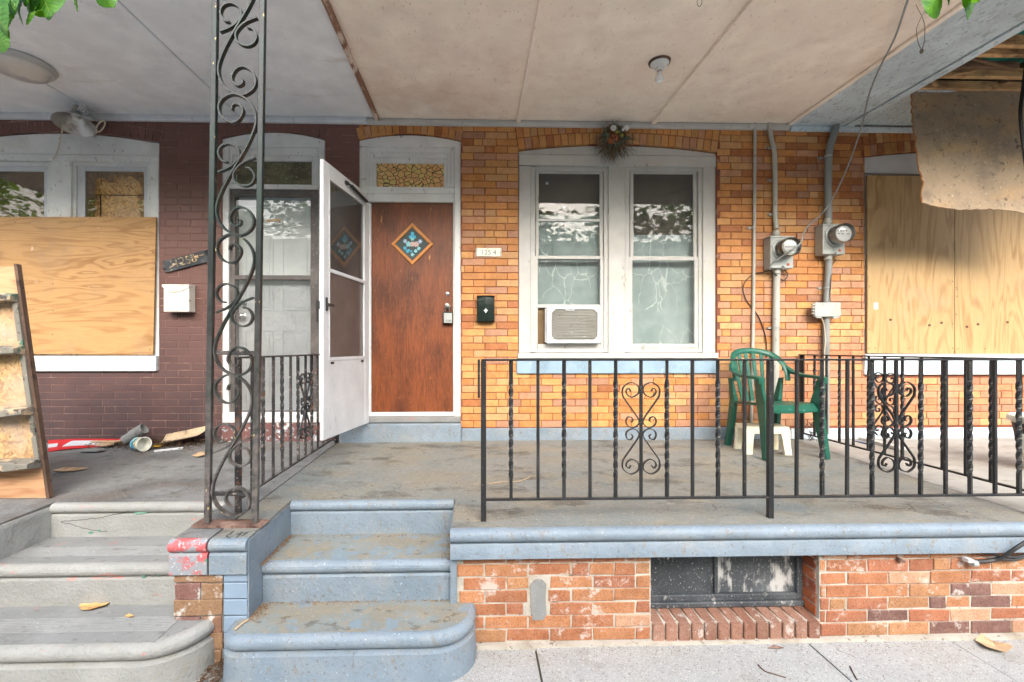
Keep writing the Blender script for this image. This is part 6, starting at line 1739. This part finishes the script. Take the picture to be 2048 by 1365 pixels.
# dry leaves
def dry_leaf(pts, z, y_unused, mat, label, curl=.02):
    P_ = [atz(u, v, z) for u, v in pts]; c_ = sum(P_, Vector()) / len(P_)
    n = len(P_); top_ = [p + Vector((0, 0, .004 + curl * abs(math.sin(i * 1.7)))) for i, p in enumerate(P_)]
    b = MB(); v = [c_ + Vector((0, 0, .004))] + top_ + [c_ + Vector((0, 0, .002))] + [p - Vector((0, 0, .002)) for p in top_]
    f = [(0, i + 1, (i + 1) % n + 1) for i in range(n)] + [(n + 1, n + 2 + (i + 1) % n, n + 2 + i) for i in range(n)] + [(i + 1, n + 2 + i, n + 2 + (i + 1) % n, (i + 1) % n + 1) for i in range(n)]
    return tag(b.add(v, f).build('dry_leaf', mat), label, 'leaf', 'fallen dry leaves')
dry_leaf([(158, 1214), (168, 1205), (192, 1203), (186, 1212), (205, 1208), (229, 1204), (212, 1214), (180, 1224), (162, 1225)], .222, 0, m_tan, 'big tan heart-shaped dry leaf on the grooved bottom grey step', .012)
dry_leaf([(249, 1234), (258, 1231), (268, 1234), (260, 1238)], .222, 0, m_tan, 'small tan leaf scrap on the grooved bottom grey step', .006)
dry_leaf([(1950, 1282), (1962, 1276), (1985, 1286), (2008, 1296), (2020, 1295), (2026, 1303), (2012, 1312), (1988, 1305), (1972, 1302)], .002, 0, m_palebark, 'large crumpled pale dry leaf on the sidewalk at lower right', .022)
dry_leaf([(1535, 1298), (1548, 1295), (1568, 1298), (1560, 1302)], .002, 0, m_rust, 'small reddish dry leaf on the sidewalk under the basement window', .01)
dry_leaf([(384, 912), (400, 907), (416, 906), (410, 913), (394, 916)], floor_z(-.35), 0, m_palebark, 'pale dry leaf on the left porch beside the iron post', .01)
dry_leaf([(104, 942), (130, 938), (158, 937), (178, 939), (150, 944), (120, 946)], floor_z(-.9), 0, m_palebark, 'torn strip of pale bark on the left porch beside the shelf', .008)
q = at(468, 1035, -2.0)
# loose things on the steps and pavement
a_ = atz(470, 1262, .222); b_ = atz(496, 1242, .222)
tag(MB().tube([a_ + Vector((0, 0, .006)), (a_ + b_) / 2 + Vector((0, 0, .009)), b_ + Vector((0, 0, .005))], .004, 5).build('twig', m_palebark), 'short pale twig on left corner of the bottom blue step', 'twig')
for pts, lab in (([(1516, 1332), (1530, 1345), (1552, 1352), (1572, 1358)], 'thin curved dry twig on the sidewalk below the basement window'), ([(1700, 1335), (1706, 1348), (1714, 1362)], 'thin straight dry twig on the sidewalk right of the curved one')):
    tag(MB().tube(spline([atz(u, v, .0) + Vector((0, 0, .005)) for u, v in pts], 4), .003, 5).build('twig', m_rawdark), lab, 'twig', 'twigs on the sidewalk')
a_ = [onfloor(u, v, -1.5) for u, v in ((978, 970), (1005, 966), (1040, 964), (1066, 953))]
tag(MB().tube(spline([p + Vector((0, 0, .006)) for p in a_], 4), .0022, 5).build('twig', m_palebark), 'long thin straw stem on the porch floor beside the railing end post', 'twig')

# ================================================================== STREET TREE (its leaves hang into the picture)
tree = tag(empty('street_tree', (.35, -5.55, 0)), 'green street tree with leaves hanging into the top corners', 'tree')
MB().tube([(.35, -5.55, -.1), (.33, -5.52, 1.2), (.25, -5.45, 2.6), (.2, -5.5, 4.8), (.3, -5.9, 8.0)], [.17, .14, .12, .09, .04], 14).build('trunk', m_bark, tree)
m_stalk = M('green_stalk', S(96, 120, 48), .6, bump=0)
limb_l = [(.22, -5.42, 2.9), (-.35, -4.6, 3.3), (-.95, -3.7, 3.15), (-1.25, -3.25, 2.85), tuple(at(70, -75, CAM.y + 1.22))]
limb_r = [(.22, -5.42, 3.1), (.7, -4.6, 3.5), (1.2, -3.7, 3.3), (1.42, -3.15, 2.95), tuple(at(1905, -78, CAM.y + 1.4))]
for L_ in (limb_l, limb_r): MB().tube(spline(L_, 4), [.035 * (1 - .92 * i / (4 * (len(L_) - 1))) + .002 for i in range(4 * (len(L_) - 1) + 1)], 7).build('limb', m_bark, tree)
def seen_leaf(u, v, dep, du, dv, s):
    y_ = CAM.y + dep; c_ = at(u, v, y_); e_ = at(u + du, v + dv, y_ - .02)
    d_ = (e_ - c_ + Vector((0, r2.uniform(-.02, .02), 0))).normalized(); sd_ = d_.cross(Vector((r2.uniform(-.5, .5), 1, r2.uniform(-.1, .5)))).normalized(); nn_ = sd_.cross(d_)
    n_ = 14; rows = []
    cup = r2.uniform(.10, .22); bend = r2.uniform(-.22, .05)
    for i in range(n_ + 1):
        q_ = i / n_
        w_ = .47 * max(0.0, math.sin(math.pi * q_ ** .72)) ** .8 + .018 * (i % 2) * (0 < i < n_) + .004
        row = []
        for k2 in range(-4, 5):
            e2 = k2 / 4
            row.append(tuple(c_ + d_ * (s * (1.1 * q_ - .10 * abs(e2) * q_)) + sd_ * (s * w_ * e2) + nn_ * (s * (cup * abs(e2) ** 1.5 * w_ * 2 + bend * q_ * q_ + .014 * math.cos(q_ * 40 - abs(e2) * 9) * abs(e2)))))
        rows.append(row)
    vv = [p for r_ in rows for p in r_]
    MB().add(vv, [(j * 9 + i, j * 9 + i + 1, j * 9 + i + 10, j * 9 + i + 9) for j in range(n_) for i in range(8)], True).build('leaf', m_leaf, tree)
    bv = MB(); bv.tube([Vector(r_[4]) for r_ in rows[:-1]], [.0012 * (1 - .7 * i / n_) for i in range(n_)], 4, False)
    for j in range(2, n_ - 3, 2):
        for sg_ in (-1, 1): bv.tube([Vector(rows[j + k2][4 + sg_ * k2]) for k2 in range(4)], .0007, 4, False)
    bv.build('veins', m_stalk, tree)
    vv = [Vector(r_[4]) for r_ in rows]
    e0 = Vector(limb_l[-1] if u < 1000 else limb_r[-1])
    MB().tube(spline([e0, e0.lerp(c_, .5) + Vector((0, 0, .012)), c_, vv[1]], 4), .0014, 5).build('leaf_stalk', m_stalk, tree)
for a in ((10, -20, 1.2, 40, 50, .095), (50, -15, 1.22, 46, 52, .090), (-22, 18, 1.18, 40, 46, .090), (82, -16, 1.2, 26, 56, .090), (-18, 62, 1.2, 36, 30, .072), (-10, 28, 1.22, 44, 30, .085), (84, 12, 1.24, 26, 22, .05), (150, -30, 1.22, 26, 50, .095), (198, -30, 1.24, 24, 40, .070), (40, -40, 1.2, 50, 40, .10), (30, 10, 1.23, 40, 34, .075), (60, 20, 1.21, 44, 26, .075), (-30, 0, 1.2, 44, 22, .095), (112, -38, 1.24, 10, 40, .075)):
    seen_leaf(*a)
for a in ((1884, -18, 1.4, -46, 56, .112), (1958, -24, 1.4, -30, 62, .118), (1892, -26, 1.42, -12, 40, .085), (1925, -40, 1.38, 20, 50, .10)): seen_leaf(*a)
b = MB()
for pts in ([(1850, 20), (1834, 55), (1836, 85), (1843, 100)], [(1832, 10), (1848, 45), (1849, 80), (1844, 100)]): b.tube(spline([at(u, v, CAM.y + 1.5) for u, v in pts], 4), .0013, 4)
b.sphere(at(1843, 103, CAM.y + 1.5), .008, 8, 6, (.7, .7, 1)); b.build('seed_stalk', m_bark, tree)
q = at(1399, 4, CAM.y + 1.3); b = MB(); b.tube(spline([q + Vector((0, 0, .03)), q + Vector((-.007, 0, .0)), q + Vector((-.001, 0, -.014)), q + Vector((.007, 0, 0)), q + Vector((0, 0, .03))], 4), .001, 4); b.build('seed_stalk', m_bark, tree)
def crown(par, centre, rad, n, s, seed, name='crown'):
    r5 = random.Random(seed); b = MB()
    cl_ = [(Vector((r5.uniform(-1, 1) * rad[0], r5.uniform(-1, 1) * rad[1], r5.uniform(-1, 1) * rad[2])), r5.uniform(.35, .8)) for _ in range(26)]
    for _ in range(n):
        c_, q_ = r5.choice(cl_)
        d = Vector((r5.gauss(0, 1), r5.gauss(0, 1), r5.gauss(0, 1))).normalized() * (q_ * r5.random() ** .5 * rad[2] * .8)
        p_ = Vector(centre) + c_ + d
        a = r5.uniform(0, 6.28); e1 = Vector((math.cos(a), math.sin(a), r5.uniform(-.8, .3))).normalized() * s * r5.uniform(.6, 1.2); e2 = Vector((-math.sin(a), math.cos(a), r5.uniform(-.5, .5))).normalized() * s * .45
        b.add([p_, p_ + e1 * .5 + e2, p_ + e1, p_ + e1 * .5 - e2], [(0, 1, 2, 3)])
    return kind(b.build(name, m_leaf, par), 'stuff')
# brick row across the street, added to block bright sky mirrored in the panes
m_farbrick = M('far_red_brick', S(132, 84, 66), .8, var=.25, vs=12, bump=.2)
fr_ = tag(empty('far_row_house', (0, -17.5, 0)), 'row of brick houses across the street, added to block sky reflections in the panes', 'house')
MB().box(-44, 44, -19, -17.5, -.1, 6.4).build('wall', m_farbrick, fr_)
MB().box(-44, 44, -17.49, -17.2, 6.1, 6.5).build('cornice', m_cream, fr_, .03)
for i in range(22):
    hx_ = -42 + 4 * i
    for (x_, z_, w_, h_) in ((-1, 4.0, .5, .85), (.8, 4.0, .5, .85), (.9, 1.7, .6, .9)):
        o_ = MB().box(hx_ + x_ - w_, hx_ + x_ + w_, -17.499, -17.45, z_ - h_, z_ + h_).build('window', m_cream, fr_)
        MB().box(hx_ + x_ - w_ + .1, hx_ + x_ + w_ - .1, -17.4495, -17.44, z_ - h_ + .1, z_ + h_ - .1).build('pane', m_slate, o_)
    MB().box(hx_ - 1.5, hx_ - .6, -17.499, -17.45, .3, 2.5).build('door', m_rawdark, fr_)
crown(tree, (.3, -6.2, 7.9), (1.6, 1.3, 1.2), 3500, .11, 21)
for k, (x, y_, h, rr) in enumerate(((-17.4, -13.3, 6.2, 3.5), (-12.2, -13.4, 5.0, 3.2), (-7.0, -13.2, 4.3, 2.9), (-2.2, -13.6, 4.8, 3.1), (2.6, -13.3, 4.4, 3.0), (7.4, -13.5, 4.9, 3.1), (12.4, -13.2, 4.5, 3.0))):  # two leftmost trees added to block bright sky mirrored in the left panes
    t_ = tag(empty('street_tree', (x, y_, 0)), ('tallest leafy tree farthest to the left, added to block sky mirrored in the left pane', 'leafy tree across the street, added to block sky mirrored in the brown house window', 'leafy tree across the street mirrored in the storm door glass', 'leafy tree across the street mirrored in the left sash', 'leafy tree across the street mirrored in the right sash', 'leafy tree across the street facing the boarded window', 'leafy tree across the street farthest to the right')[k], 'tree', 'trees across the street')
    MB().tube([(x, y_, -.1), (x + .1, y_, h * .5), (x, y_ + .1, h)], [.2, .15, .06], 10).build('trunk', m_bark, t_)
    crown(t_, (x, y_, h), (rr * .8, rr * .6, rr * .8), 5200, .30, 40 + k)
